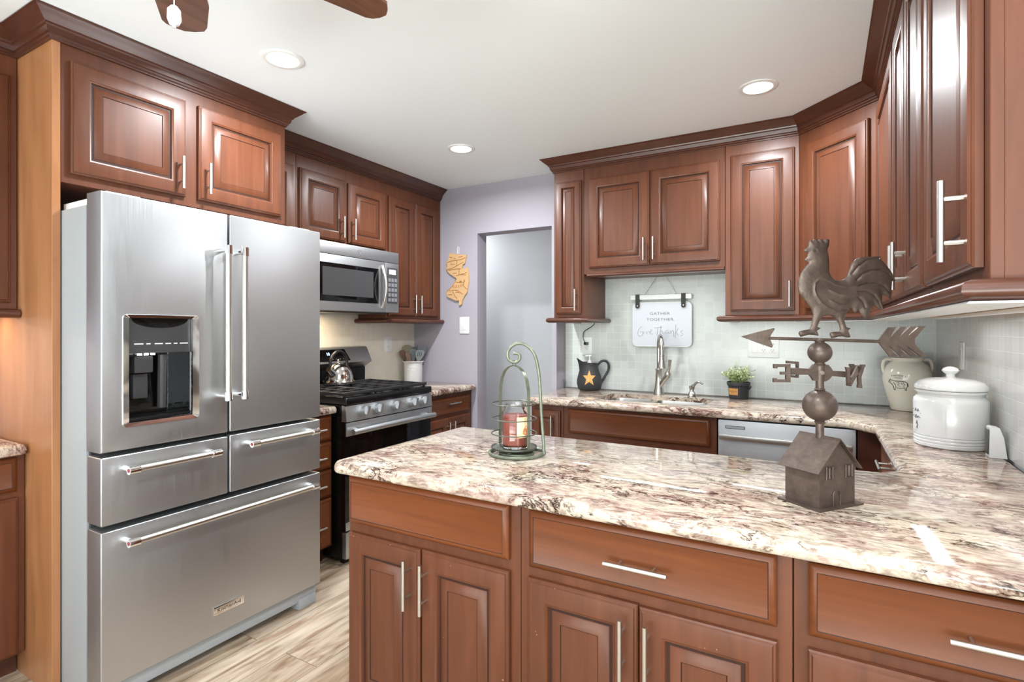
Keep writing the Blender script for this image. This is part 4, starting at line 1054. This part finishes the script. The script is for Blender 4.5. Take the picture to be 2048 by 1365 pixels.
obj('pump', tube(tube(bm_new(), [q + Vector((0, 0, .207)), q + Vector((0, 0, .237))], .005, 10), [q + rd_ * .012 + Vector((0, 0, .240)), q - rd_ * .030 + Vector((0, 0, .238))], .005, 10), WHITE, sbt)

# ------------------------------------------------------------------ potted plant
PT = Vector((-.455, 3.605, .8855))
pp = thing('potted_plant', 'small pale-leaved plant in a charcoal pot with tan tag', 'plant', PT)
obj('pot', lathe(bm_new(), [(0, 0), (.052, 0), (.055, .004), (.056, .012), (.060, .075), (.066, .082), (.068, .096), (.066, .103), (.060, .103), (.056, .09), (0, .088)], PT, 36), CHARC, pp)
fd2 = Vector((-.42, -.91, 0)); fs2 = Vector((.91, -.42, 0))
bm = bm_new()
prev = None
for k in range(7):
    u = -.030 + .060 * k / 6; a = u / .060
    col = [bm.verts.new(PT + (fd2 * math.cos(a) + fs2 * math.sin(a)) * (.0585 + .0645 * 0 + (z - .02) * .075 + .0015) + Vector((0, 0, z))) for z in (.026, .066)]
    if prev: bm.faces.new((prev[0], col[0], col[1], prev[1]))
    prev = col
tg = obj('tag', bm, TAN, pp)
bm = bm_new()
for u, z0, z1 in ((-.02, .04, .055), (-.010, .038, .052), (0, .038, .056), (.008, .04, .054), (.018, .042, .055)):
    a = u / .06; e0 = fd2 * math.cos(a) + fs2 * math.sin(a)
    tube(bm, [PT + e0 * (.0602 + (z0 - .02) * .075) + Vector((0, 0, z0)), PT + e0 * (.0602 + (z1 - .02) * .075) + Vector((0, 0, z1))], .0012, 5)
obj('tag_marks', bm, INK, tg)
obj('ear', tube(bm_new(), [PT + Vector((.058, -.02, .09)), PT + Vector((.072, -.03, .078)), PT + Vector((.062, -.02, .062))], .006, 8), CHARC, pp)
rnd = random.Random(3)
bl, bd_, bs = bm_new(), bm_new(), bm_new()
for k in range(64):
    a = rnd.uniform(0, 2 * math.pi); sp_ = .098 * math.sqrt(rnd.random()); hh = rnd.uniform(.05, .125) * (1.15 - sp_ * 6)
    tip = PT + Vector((math.cos(a) * sp_, math.sin(a) * sp_ * .72 - .0, .10 + max(.02, hh)))
    rt = PT + Vector((math.cos(a) * sp_ * .35, math.sin(a) * sp_ * .35, .09)); md_ = (rt + tip) / 2 + Vector((0, 0, .012))
    tube(bs, [rt, md_, tip], .0006, 4)
    for j in range(11):
        s_ = .25 + .75 * j / 10; p = rt.lerp(md_, min(1, s_ * 2)) if s_ < .5 else md_.lerp(tip, s_ * 2 - 1)
        d = Vector((rnd.uniform(-1, 1), rnd.uniform(-1, 1), rnd.uniform(-.2, .9))).normalized(); w = d.cross(Vector((rnd.uniform(-1, 1), rnd.uniform(-1, 1), 1))).normalized(); L = rnd.uniform(.011, .018)
        t_ = bl if (s_ > .55 or rnd.random() < .4) else bd_
        v = [t_.verts.new(x) for x in (p, p + d * L * .5 + w * L * .42, p + d * L, p + d * L * .5 - w * L * .42)]; t_.faces.new(v)
obj('stems', bs, LEAF2, pp)
o = obj('foliage', bl, LEAF, pp, smooth=False); o['kind'] = 'stuff'
o = obj('foliage', bd_, LEAF2, pp, smooth=False); o['kind'] = 'stuff'

# ------------------------------------------------------------------ farmers jar
JC = Vector((.385, 3.545, .8855))
jr = thing('storage_jar', 'cream two-handled jar with a printed cow in the rear right corner', 'jar', JC)
JP = [(0, 0), (.070, 0), (.074, .004), (.086, .05), (.102, .11), (.111, .16), (.108, .20), (.092, .235), (.074, .252), (.068, .258), (.074, .270), (.076, .276), (.070, .277), (.062, .262), (.06, .24), (0, .05)]
obj('jar_body', lathe(bm_new(), JP, JC, 48), CREAM, jr)
vR = Vector((.985, .17, 0)); vF = Vector((.17, -.985, 0))
for s_ in (-1, 1):
    obj('handle', tube(bm_new(), smooth_pts([JC + vR * (s_ * u) + Vector((0, 0, z)) for u, z in ((.070, .264), (.088, .268), (.104, .258), (.110, .235), (.108, .212), (.102, .196))]), .008, 10), CREAM, jr)
def jr_r(z):
    for (a, b) in zip(JP, JP[1:]):
        if a[1] <= z <= b[1]: return a[0] + (b[0] - a[0]) * (z - a[1]) / (b[1] - a[1])
    return .1
def jpt(u, z, h=.0008, c=JC, dirr=None, rf=jr_r):
    f = Vector((-.45, -.893, 0)); s = Vector((.893, -.45, 0)); r = rf(z) + h; a = u / .1
    return c + (f * math.cos(a) + s * math.sin(a)) * r + Vector((0, 0, z))
COW = [(-.038, .160), (-.034, .166), (-.026, .160), (-.014, .157), (.012, .158), (.030, .156), (.036, .150), (.038, .128), (.035, .128), (.033, .110), (.028, .110), (.027, .124), (.006, .120), (-.014, .122), (-.015, .110), (-.020, .110), (-.021, .128), (-.028, .140), (-.036, .146), (-.043, .150)]
bm = bm_new(); tube(bm, [jpt(u, z) for u, z in COW], .0016, 5, closed=True)
for st in ([(-.02, .15), (-.012, .138), (-.01, .126)], [(.0, .154), (.006, .145), (-.002, .138), (.008, .130)], [(.02, .153), (.026, .142), (.022, .130)], [(-.036, .158), (-.032, .150)], [(.036, .15), (.040, .140), (.039, .13)], [(-.006, .15), (-.002, .146)], [(.012, .15), (.018, .14)]): tube(bm, [jpt(u, z) for u, z in st], .0013, 5)
obj('cow_print', bm, INK, jr)
text_mesh("FARMER'S", .0125, lambda a, b: jpt(a * 1.05, .182 + b - 3.2 * a * a), 'lettering', INK, jr, spacing=1.15)
text_mesh('MARKET', .0075, lambda a, b: jpt(a * 1.05, .172 + b), 'lettering', INK, jr, spacing=1.1)

# ------------------------------------------------------------------ biscuit canister
BC = Vector((.405, 2.535, .8855))
cn = thing('canister', 'large white ceramic canister with a knobbed lid on the right worktop', 'canister', BC)
CP = [(0, 0), (.105, 0), (.110, .004), (.111, .014), (.1085, .017), (.111, .020), (.111, .025), (.1085, .028), (.111, .031), (.111, .036), (.1085, .039), (.111, .042), (.112, .16), (.110, .172), (.103, .180), (.098, .185), (.100, .192), (.106, .197), (.107, .205), (.0, .206)]
obj('jar_body', lathe(bm_new(), CP, BC, 56), GLAZE, cn)
obj('lid', lathe(bm_new(), [(0, .2065), (.107, .2065), (.109, .210), (.107, .222), (.095, .236), (.07, .245), (.03, .249), (.014, .253), (.013, .262), (.022, .270), (.026, .276), (.022, .284), (.010, .290), (0, .291)], BC, 56), GLAZE, cn)
bm = bm_new()
def cpt(u, z, h=.0008):
    f = Vector((-.965, -.26, 0)); s = Vector((.26, -.965, 0)); a = u / .111; return BC + (f * math.cos(a) + s * math.sin(a)) * (.1118 + h) + Vector((0, 0, z))
for st in ([(.0, .125), (.006, .135), (.012, .125)], [(.016, .125), (.018, .134), (.024, .126)], [(.0, .10), (.008, .112), (.012, .100), (.02, .108), (.028, .103)], [(.008, .078), (.012, .09), (.016, .075), (.012, .062)], [(.03, .118), (.031, .119)], [(-.02, .13), (-.012, .132)], [(-.02, .105), (-.008, .108)]): tube(bm, [cpt(u, z) for u, z in st], .0014, 5)
obj('print', bm, INKS, cn)
wp = thing('air_freshener', 'small white plug-in device beside the canister on the right worktop', 'device', (.49, 2.42, .8855))
bm = prism(bm_new(), [(.478, .8858), (.524, .8858), (.515, .955), (.505, .985), (.486, .988), (.480, .985)], lambda a, z, t: Vector((a, t, z)), 2.355, 2.405); obj('case', bm, WHITE, wp)
obj('face', box(bm_new(), .4755, .4785, 2.361, 2.399, .895, .978, .001), DGREY, wp)

# ------------------------------------------------------------------ rooster weathervane
wv = thing('weathervane', 'rusty rooster weathervane with arrow and tin house base on the peninsula', 'weathervane', (-.008, 1.549, .885))
WC = Vector((-.008, 1.549, 0)); RX = Vector((.8675, .4975, 0)); RY = Vector((-.4975, .8675, 0)); KP = .0012407
# house
e1, e2 = Vector((.6, .8, 0)), Vector((-.8, .6, 0)); C0 = Vector((-.007, 1.452, 0))
hp_ = lambda a, b, z: C0 + e1 * a + e2 * b + Vector((0, 0, z))
hs = obj('house', prism(bm_new(), [(.014, .8895), (.138, .8895), (.138, .984), (.076, 1.046), (.014, .984)], lambda a, z, b: hp_(a, b, z), .012, .106), RUST, wv, smooth=False)
obj('base_plate', prism(bm_new(), [(0, 0), (.154, 0), (.154, .118), (0, .118)], lambda a, b, z: hp_(a, b, z), .8853, .8893), RUST, wv)
bm = bm_new()
prism(bm, [(.000, .972), (.0765, 1.0485), (.0765, 1.0515), (-.002, .974)], lambda a, z, b: hp_(a, b, z), .003, .115)
prism(bm, [(.152, .972), (.0755, 1.0485), (.0755, 1.0515), (.154, .974)], lambda a, z, b: hp_(a, b, z), .003, .115)
obj('roof', bm, RUST, wv, smooth=False)
bm = bm_new()
for u in (.036, .104):
    tube(bm, [hp_(u + a, .0105, z) for a, z in ((0, .955), (.022, .955), (.022, .985), (0, .985))], .0018, 6, closed=True); tube(bm, [hp_(u + .011, .0105, .957), hp_(u + .011, .0105, .983)], .0014, 6)
obj('window', bm, RUST, hs)
bm = bm_new(); dpts = [(.060, .8895), (.060, .915)] + [(.0725 - .0125 * math.cos(math.pi * k / 8), .915 + .0125 * math.sin(math.pi * k / 8)) for k in range(1, 8)] + [(.085, .915), (.085, .8895)]
tube(bm, [hp_(a, .011, z) for a, z in dpts], .0016, 6); obj('door', bm, RUST, hs)
# pole and balls
obj('pole', tube(bm_new(), [WC + Vector((0, 0, z)) for z in (1.03, 1.29)], .0095, 16), RUST, wv)
def ball(z, r, sz): return [(0.010, z - r * sz - .006), (.013, z - r * sz - .002)] + [(max(.0105, r * math.cos(a)), z + r * sz * math.sin(a)) for a in [R(-78 + 156 * k / 20) for k in range(21)]] + [(.013, z + r * sz + .001), (.010, z + r * sz + .005)]
obj('ball', lathe(bm_new(), ball(1.1240, .0395, .98), WC, 32), RUST, wv)
obj('ball', lathe(bm_new(), ball(1.2555, .0275, .98), WC, 32), RUST, wv)
# cross arms with the letters
wl_ = lambda X, Y, t: WC + RX * ((1530 + X / 8.027 - 1639.5) * KP) + RY * t + Vector((0, 0, 1.313 - (690 + Y / 8.027 - 659) * KP))
def plate_bm(polys, t0, t1):
    bm = bm_new()
    sh = RX * (.567 * (t0 + t1) / 2)
    for p in polys: prism(bm, p, lambda X, Y, t: wl_(X, Y, t) + sh, t0, t1)
    return bm
ca = obj('compass_arms', plate_bm([[(520, 375), (720, 385), (775, 315), (1000, 320), (1040, 365), (1070, 415), (1300, 430), (1300, 525), (1060, 500), (1010, 560), (950, 590), (770, 575), (740, 520), (700, 480), (410, 480), (410, 380)]], -.005, .005), RUST, wv)
LE = [[(340, 300), (410, 300), (410, 585), (340, 585)], [(150, 300), (342, 300), (342, 345), (150, 345)], [(150, 344), (205, 344), (205, 366), (150, 366)], [(258, 420), (342, 420), (342, 465), (258, 465)], [(145, 540), (342, 540), (342, 585), (145, 585)], [(145, 520), (195, 520), (195, 541), (145, 541)]]
obj('letter', plate_bm(LE, -.030, -.023), RUST, ca)
LS = [[(330, 265), (528, 282), (528, 322), (330, 308)], [(490, 320), (528, 322), (528, 385), (490, 382)], [(410, 382), (528, 385), (528, 490), (410, 480)], [(490, 488), (526, 490), (526, 546), (490, 544)], [(410, 500), (492, 512), (492, 546), (410, 538)]]
obj('letter', plate_bm(LS, .022, .029), RUST, ca)
LN = [[(1295, 395), (1342, 395), (1350, 648), (1305, 640)], [(1280, 345), (1342, 350), (1342, 396), (1295, 396)], [(1308, 640), (1360, 650), (1515, 370), (1500, 325), (1462, 328)], [(1462, 328), (1512, 330), (1530, 640), (1480, 640)], [(1470, 625), (1535, 630), (1535, 678), (1470, 672)]]
obj('letter', plate_bm(LN, -.030, -.023), RUST, ca)
LW = [[(1380, 355), (1425, 355), (1390, 520), (1345, 520)], [(1365, 320), (1432, 320), (1432, 356), (1365, 356)], [(1555, 365), (1600, 365), (1540, 560), (1505, 545)], [(1545, 328), (1612, 328), (1612, 366), (1545, 366)], [(1342, 500), (1400, 500), (1480, 340), (1440, 340)], [(1465, 340), (1510, 340), (1545, 560), (1500, 560)]]
obj('letter', plate_bm(LW, .022, .029), RUST, ca)
obj('set_screw', lathe(bm_new(), [(0, 0), (.006, 0), (.006, .004), (0, .005)], wl_(875, 445, -.0095), 12, rot=Matrix.Rotation(R(90), 3, 'X')), RUST, ca)
# arrow
wa_ = lambda X, Y, t: WC + RX * ((1470 + X / 5.12 - 1639.5) * KP) + RY * t + Vector((0, 0, 1.313 - (640 + Y / 5.12 - 659) * KP))
ar = obj('arrow', tube(bm_new(), [wa_(340, 188, 0), wa_(1480, 222, 0)], .0040, 12), RUST, wv)
obj('arrow_head', prism(bm_new(), [(62, 172), (220, 128), (395, 85), (405, 95), (365, 155), (358, 175), (360, 205), (385, 265), (375, 286), (215, 230)], wa_, -.002, .002), RUST, ar)
FLT = [(1462, 212), (1565, 78), (1645, 75), (1600, 170), (1578, 190), (1600, 172), (1690, 72), (1748, 72), (1670, 188), (1690, 165), (1790, 68), (1850, 68), (1745, 186), (1790, 150), (1885, 65), (1945, 66), (1835, 195), (1840, 250), (1955, 377), (1900, 377), (1740, 258), (1866, 377), (1805, 377), (1655, 258), (1757, 377), (1695, 375), (1563, 258), (1655, 375), (1580, 374), (1462, 228)]
FLT = [p for i, p in enumerate(FLT) if i not in (3, 5, 9, 13)]
obj('fletching', prism(bm_new(), FLT, wa_, -.002, .002), RUST, ar)
# embossed rooster
RO = [(222, 213), (262, 180), (278, 150), (285, 110), (305, 90), (318, 100), (330, 110), (345, 85), (372, 82), (388, 100), (395, 110), (405, 87), (440, 78), (452, 96), (462, 107), (475, 87), (505, 78), (524, 92), (520, 150), (498, 210), (512, 270), (520, 330), (522, 400), (520, 470), (545, 530), (590, 565), (650, 578), (700, 560), (735, 520), (765, 440), (790, 370), (840, 320), (900, 295), (990, 290), (1080, 285), (1140, 288), (1112, 312), (1160, 345), (1215, 410), (1260, 470), (1310, 575), (1268, 580), (1262, 640), (1257, 710), (1248, 790), (1215, 765), (1150, 740), (1148, 830), (1165, 930), (1120, 915), (1085, 890), (1045, 858), (1030, 900), (1000, 960), (965, 1030), (930, 1020), (895, 970), (870, 925), (850, 952), (835, 965), (810, 940), (782, 900), (740, 935), (715, 985), (700, 1040), (715, 1100), (730, 1130), (775, 1140), (745, 1165), (760, 1200), (775, 1245), (740, 1250), (680, 1235), (620, 1240), (585, 1252), (550, 1257), (530, 1210), (540, 1190), (580, 1180), (650, 1180), (655, 1150), (640, 1090), (610, 1040), (570, 1000), (520, 985), (460, 995), (430, 1020), (400, 1070), (380, 1120), (420, 1140), (375, 1170), (390, 1200), (395, 1228), (340, 1220), (280, 1215), (220, 1232), (185, 1242), (160, 1200), (175, 1175), (230, 1160), (290, 1150), (310, 1110), (325, 1040), (330, 970), (310, 910), (280, 870), (220, 790), (165, 720), (150, 620), (160, 560), (190, 480), (240, 410), (275, 370), (284, 352), (235, 340), (232, 325), (265, 285), (272, 240), (235, 232)]
RIDGE = [[(790, 490), (860, 400), (960, 330), (1110, 300)], [(830, 570), (900, 500), (1000, 455), (1120, 450), (1220, 490), (1300, 575)], [(850, 645), (940, 612), (1060, 605), (1160, 640), (1230, 710)], [(840, 705), (940, 708), (1040, 745), (1100, 820), (1150, 920)], [(850, 770), (910, 830), (940, 900)]]
WING = [[(345, 750), (325, 690), (330, 610), (370, 565), (440, 548), (500, 575), (570, 620), (680, 648), (800, 620)], [(345, 750), (400, 830), (480, 895), (580, 935), (700, 945)], [(510, 690), (600, 735), (720, 755), (840, 735)], [(520, 815), (600, 855), (700, 870)]]
def segd(p, a, b):
    ab = b - a; t = max(0, min(1, (p - a).dot(ab) / max(1e-9, ab.length_squared))); return (p - a - ab * t).length
def pd(p, pl_): return min(segd(p, pl_[i], pl_[i + 1]) for i in range(len(pl_) - 1))
OUT = [Vector(p) for p in RO]; RG = [[Vector(q) for q in r] for r in RIDGE]; WG = [[Vector(q) for q in r] for r in WING]
def inside(p):
    c = False; n = len(OUT)
    for i in range(n):
        a, b = OUT[i], OUT[i - 1]
        if (a.y > p.y) != (b.y > p.y) and p.x < (b.x - a.x) * (p.y - a.y) / (b.y - a.y) + a.x: c = not c
    return c
pv = list(OUT); extra = []
for r in RG + WG:
    for a, b in zip(r, r[1:]):
        m = max(1, int((b - a).length / 9)); nv_ = Vector((-(b - a).y, (b - a).x)).normalized()
        for k in range(m):
            for o_ in (0, -9, 9): extra.append(a + (b - a) * (k / m) + nv_ * o_)
for p in extra:
    if inside(p) and pd(p, OUT + [OUT[0]]) > 7 and all((p - q).length > 4 for q in pv[-40:]): pv.append(p)
nx = len(pv)
edge_n = len(OUT); CL = OUT + [OUT[0]]
for gx in range(150, 1320, 17):
    for gy in range(75, 1265, 17):
        p = Vector((gx + (8 if (gy // 17) % 2 else 0), gy))
        if inside(p) and pd(p, CL) > 7 and min(pd(p, q) for q in RG + WG) > 15: pv.append(p)
rv, re_, rf_, *_ = delaunay_2d_cdt(pv, [(i, (i + 1) % edge_n) for i in range(edge_n)], [], 0, 1e-4)
faces = [f for f in rf_ if inside((rv[f[0]] + rv[f[1]] + rv[f[2]]) / 3)]
ro = lambda p, t: WC + RX * ((1570 + p.x / 5.935 - 1639.5) * KP) + RY * t + Vector((0, 0, 1.313 - (465 + p.y / 5.935 - 659) * KP))
bm = bm_new(); hts = []
for p in rv:
    d = pd(p, CL); h = .0012 + .0085 * (1 - math.exp(-d / 55.0)) if d > .5 else .0012
    if d > 4:
        r = min(pd(p, q) for q in RG); h -= .0034 * math.exp(-(r / 10) ** 2)
        r = min(pd(p, q) for q in WG); h += .0024 * math.exp(-(r / 11) ** 2)
        h -= .004 * math.exp(-((p - Vector((343, 220))).length / 9) ** 2)
    hts.append(max(h, .0008))
fv = [bm.verts.new(ro(p, -h)) for p, h in zip(rv, hts)]; bv = [bm.verts.new(ro(p, h)) for p, h in zip(rv, hts)]
for f in faces:
    bm.faces.new([fv[i] for i in f]); bm.faces.new([bv[i] for i in f[::-1]])
for i in range(edge_n):
    j = (i + 1) % edge_n
    try: bm.faces.new((fv[i], fv[j], bv[j], bv[i]))
    except ValueError: pass
bmesh.ops.delete(bm, geom=[v for v in bm.verts if not v.link_faces], context='VERTS')
rs_ = obj('rooster', bm, RUST, wv, 60)
bm = bm_new()
for sg_ in (-1, 1): bmesh.ops.create_icosphere(bm, subdivisions=2, radius=.0022, matrix=Matrix.Translation(ro(Vector((343, 220)), sg_ * .0078)))
obj('eye', bm, INK, rs_)

# ------------------------------------------------------------------ candle holder and candle
HC = Vector((-.912, 1.625, .8855)); M = .00171
ch = thing('candle_holder', 'green metal hook stand with a hanging candle cage on the peninsula', 'candle holder', HC)
hq = lambda u, v, t=0.0: HC + RX * ((u - 1029) * M) + RY * t + Vector((0, 0, (905 - v) * M))
bm = bm_new(); rB = .094
circ = [HC + RX * (rB * math.cos(a)) + RY * (rB * math.sin(a)) + Vector((0, 0, .006)) for a in [R(-20 - 300 * k / 40) for k in range(41)]]
circ = [HC + RX * (rB * math.cos(R(-25 - 330 * k / 44))) + RY * (rB * math.sin(R(-25 - 330 * k / 44))) + Vector((0, 0, .006)) for k in range(45)]
tube(bm, circ, .0055, 10)
spi = []
for k in range(40):
    a = R(20 + 540 * k / 39); r = .090 - .062 * k / 39
    spi.append(HC + RX * (r * math.cos(a) * .92 + .008) + RY * (r * math.sin(a) * .92) + Vector((0, 0, .0055)))
tube(bm, spi, .005, 8); obj('base_coil', bm, VERD, ch)
bm = bm_new()
s0 = circ[0]
pts = [s0, s0 + RX * .006 + Vector((0, 0, .004)), hq(1081, 893, -.035), hq(1081, 880, -.03), hq(1077, 820, -.02), hq(1074, 760, -.012), hq(1070, 728, -.008), hq(1064, 706, -.005), hq(1054, 692, 0), hq(1040, 684, 0), hq(1028, 684, 0), hq(1016, 691, 0), hq(1010, 702, 0), hq(1011, 713, 0), hq(1018, 720, 0), hq(1027, 721, 0), hq(1034, 715, 0), hq(1034, 707, 0), hq(1028, 703, 0), hq(1021, 704, 0)]
tube(bm, smooth_pts(pts), .0054, 12); obj('hook_stand', bm, VERD, ch)
cg = obj('ring', tube(bm_new(), [hq(1023 + 3.6 * math.cos(a), 723 + 5.5 * math.sin(a), 0) for a in [2 * math.pi * k / 14 for k in range(14)]], .0013, 6, closed=True), DVERD, ch)
CZ = lambda v: (905 - v) * M + .004
cc = HC + RX * ((1023 - 1029) * M)
for v in (806, 836, 865):
    obj('cage_ring', tube(bm_new(), [cc + RX * (.077 * math.cos(a)) + RY * (.077 * math.sin(a)) + Vector((0, 0, CZ(v))) for a in [2 * math.pi * k / 40 for k in range(40)]], .0021, 8, closed=True), DVERD, ch)
zt = CZ(894)
obj('tray', lathe(bm_new(), [(0, zt - .003), (.074, zt - .003), (.079, zt + .002), (.0785, zt + .005), (.074, zt), (0, zt)], cc, 44), DVERD, ch)
# flat strap arch: left leg near, right leg far
sdir = (RX * .64 - RY * .77).normalized() * -1; sw = Vector((sdir.y, -sdir.x, 0))
arch = [(.076, zt + .001), (.076, CZ(800)), (.074, CZ(775)), (.066, CZ(757)), (.050, CZ(742)), (.030, CZ(734)), (.0, CZ(729))]
full = [(-a, z) for a, z in arch] + [(a, z) for a, z in arch[::-1][1:]]
bm = bm_new(); A = []
for i, (a, z) in enumerate(full):
    p = cc - sdir * a + Vector((0, 0, z)); k = full[max(0, i - 1)], full[min(len(full) - 1, i + 1)]
    tx, tz = k[1][0] - k[0][0], k[1][1] - k[0][1]; L = math.hypot(tx, tz); nrm = (-sdir * (-tz / L) + Vector((0, 0, tx / L))) * .001
    A.append([bm.verts.new(p + sw * s * .0065 + nrm * e) for s, e in ((-1, -1), (1, -1), (1, 1), (-1, 1))])
for a, b in zip(A, A[1:]):
    for k in range(4): bm.faces.new((a[k], a[(k + 1) % 4], b[(k + 1) % 4], b[k]))
bm.faces.new(A[0]); bm.faces.new(A[-1]); obj('strap', bm, VERD, ch)
cd = thing('candle', 'red jar candle with a fruit bread label inside the metal cage', 'candle', cc + Vector((0, 0, zt + .0005)))
z0 = zt + .0008; cj = cc + RX * .004
hj = CZ(806) - zt
obj('glass_jar', lathe(bm_new(), [(0, z0), (.042, z0), (.0465, z0 + .006), (.047, z0 + hj * .78), (.043, z0 + hj * .88), (.037, z0 + hj * .93), (.037, z0 + hj), (.034, z0 + hj), (.034, z0 + hj * .93), (.040, z0 + hj * .87), (.0445, z0 + hj * .78), (.0442, z0 + .008), (0, z0 + .006)], cj, 40), GLASS, cd)
obj('wax', lathe(bm_new(), [(0, z0 + .0065), (.041, z0 + .0085), (.0438, z0 + .012), (.0438, z0 + hj * .72), (.041, z0 + hj * .74), (0, z0 + hj * .73)], cj, 40), WAX, cd)
def lpt(u, z, h): a = u / .047; f = (RX * .35 - RY * .94).normalized(); s = Vector((-f.y, f.x, 0)); return cj + (f * math.cos(a) + s * math.sin(a)) * (.0474 + h) + Vector((0, 0, z0 + z))
def patch(pts_, h, mat, name, par):
    bm = bm_new(); n = 10; (u0, u1, za, zb) = pts_; prev = None
    for k in range(n + 1):
        u = u0 + (u1 - u0) * k / n; c = [bm.verts.new(lpt(u, za, h)), bm.verts.new(lpt(u, zb, h))]
        if prev: bm.faces.new((prev[0], c[0], c[1], prev[1]))
        prev = c
    return obj(name, bm, mat, par)
lb = patch((-.012, .052, hj * .26, hj * .72), .0004, LABEL, 'label', cd)
bm = bm_new()
for (u, z, w, h_, t) in ((.004, .30, .020, .012, .3), (.022, .42, .012, .026, -.5), (.034, .36, .010, .022, -.3)):
    vs = [bm.verts.new(lpt(u + w * math.cos(a) * math.cos(t) - h_ * math.sin(a) * math.sin(t) * .6, hj * z + w * math.cos(a) * math.sin(t) * .6 + h_ * .55 * math.sin(a), .0010)) for a in [2 * math.pi * k / 16 for k in range(16)]]
    bm.faces.new(vs)
obj('label_picture', bm, APPLE, lb)

# ------------------------------------------------------------------ groups of repeats
for o in COL.objects:
    if o.parent or o.get('group'): continue
    k = o.name.split('.')[0]
    g = {'wall_cabinet': 'wall cabinets', 'base_cabinet': 'base cabinets', 'peninsula_cabinet': 'peninsula cabinets', 'granite_worktop': 'granite worktops',
         'crown_moulding': 'crown mouldings', 'light_rail': 'light rails under the wall cabinets', 'wall_outlet': 'white wall outlets'}.get(k)
    if o.get('category') == 'utensil': g = 'utensils in the crock'
    if g: o['group'] = g
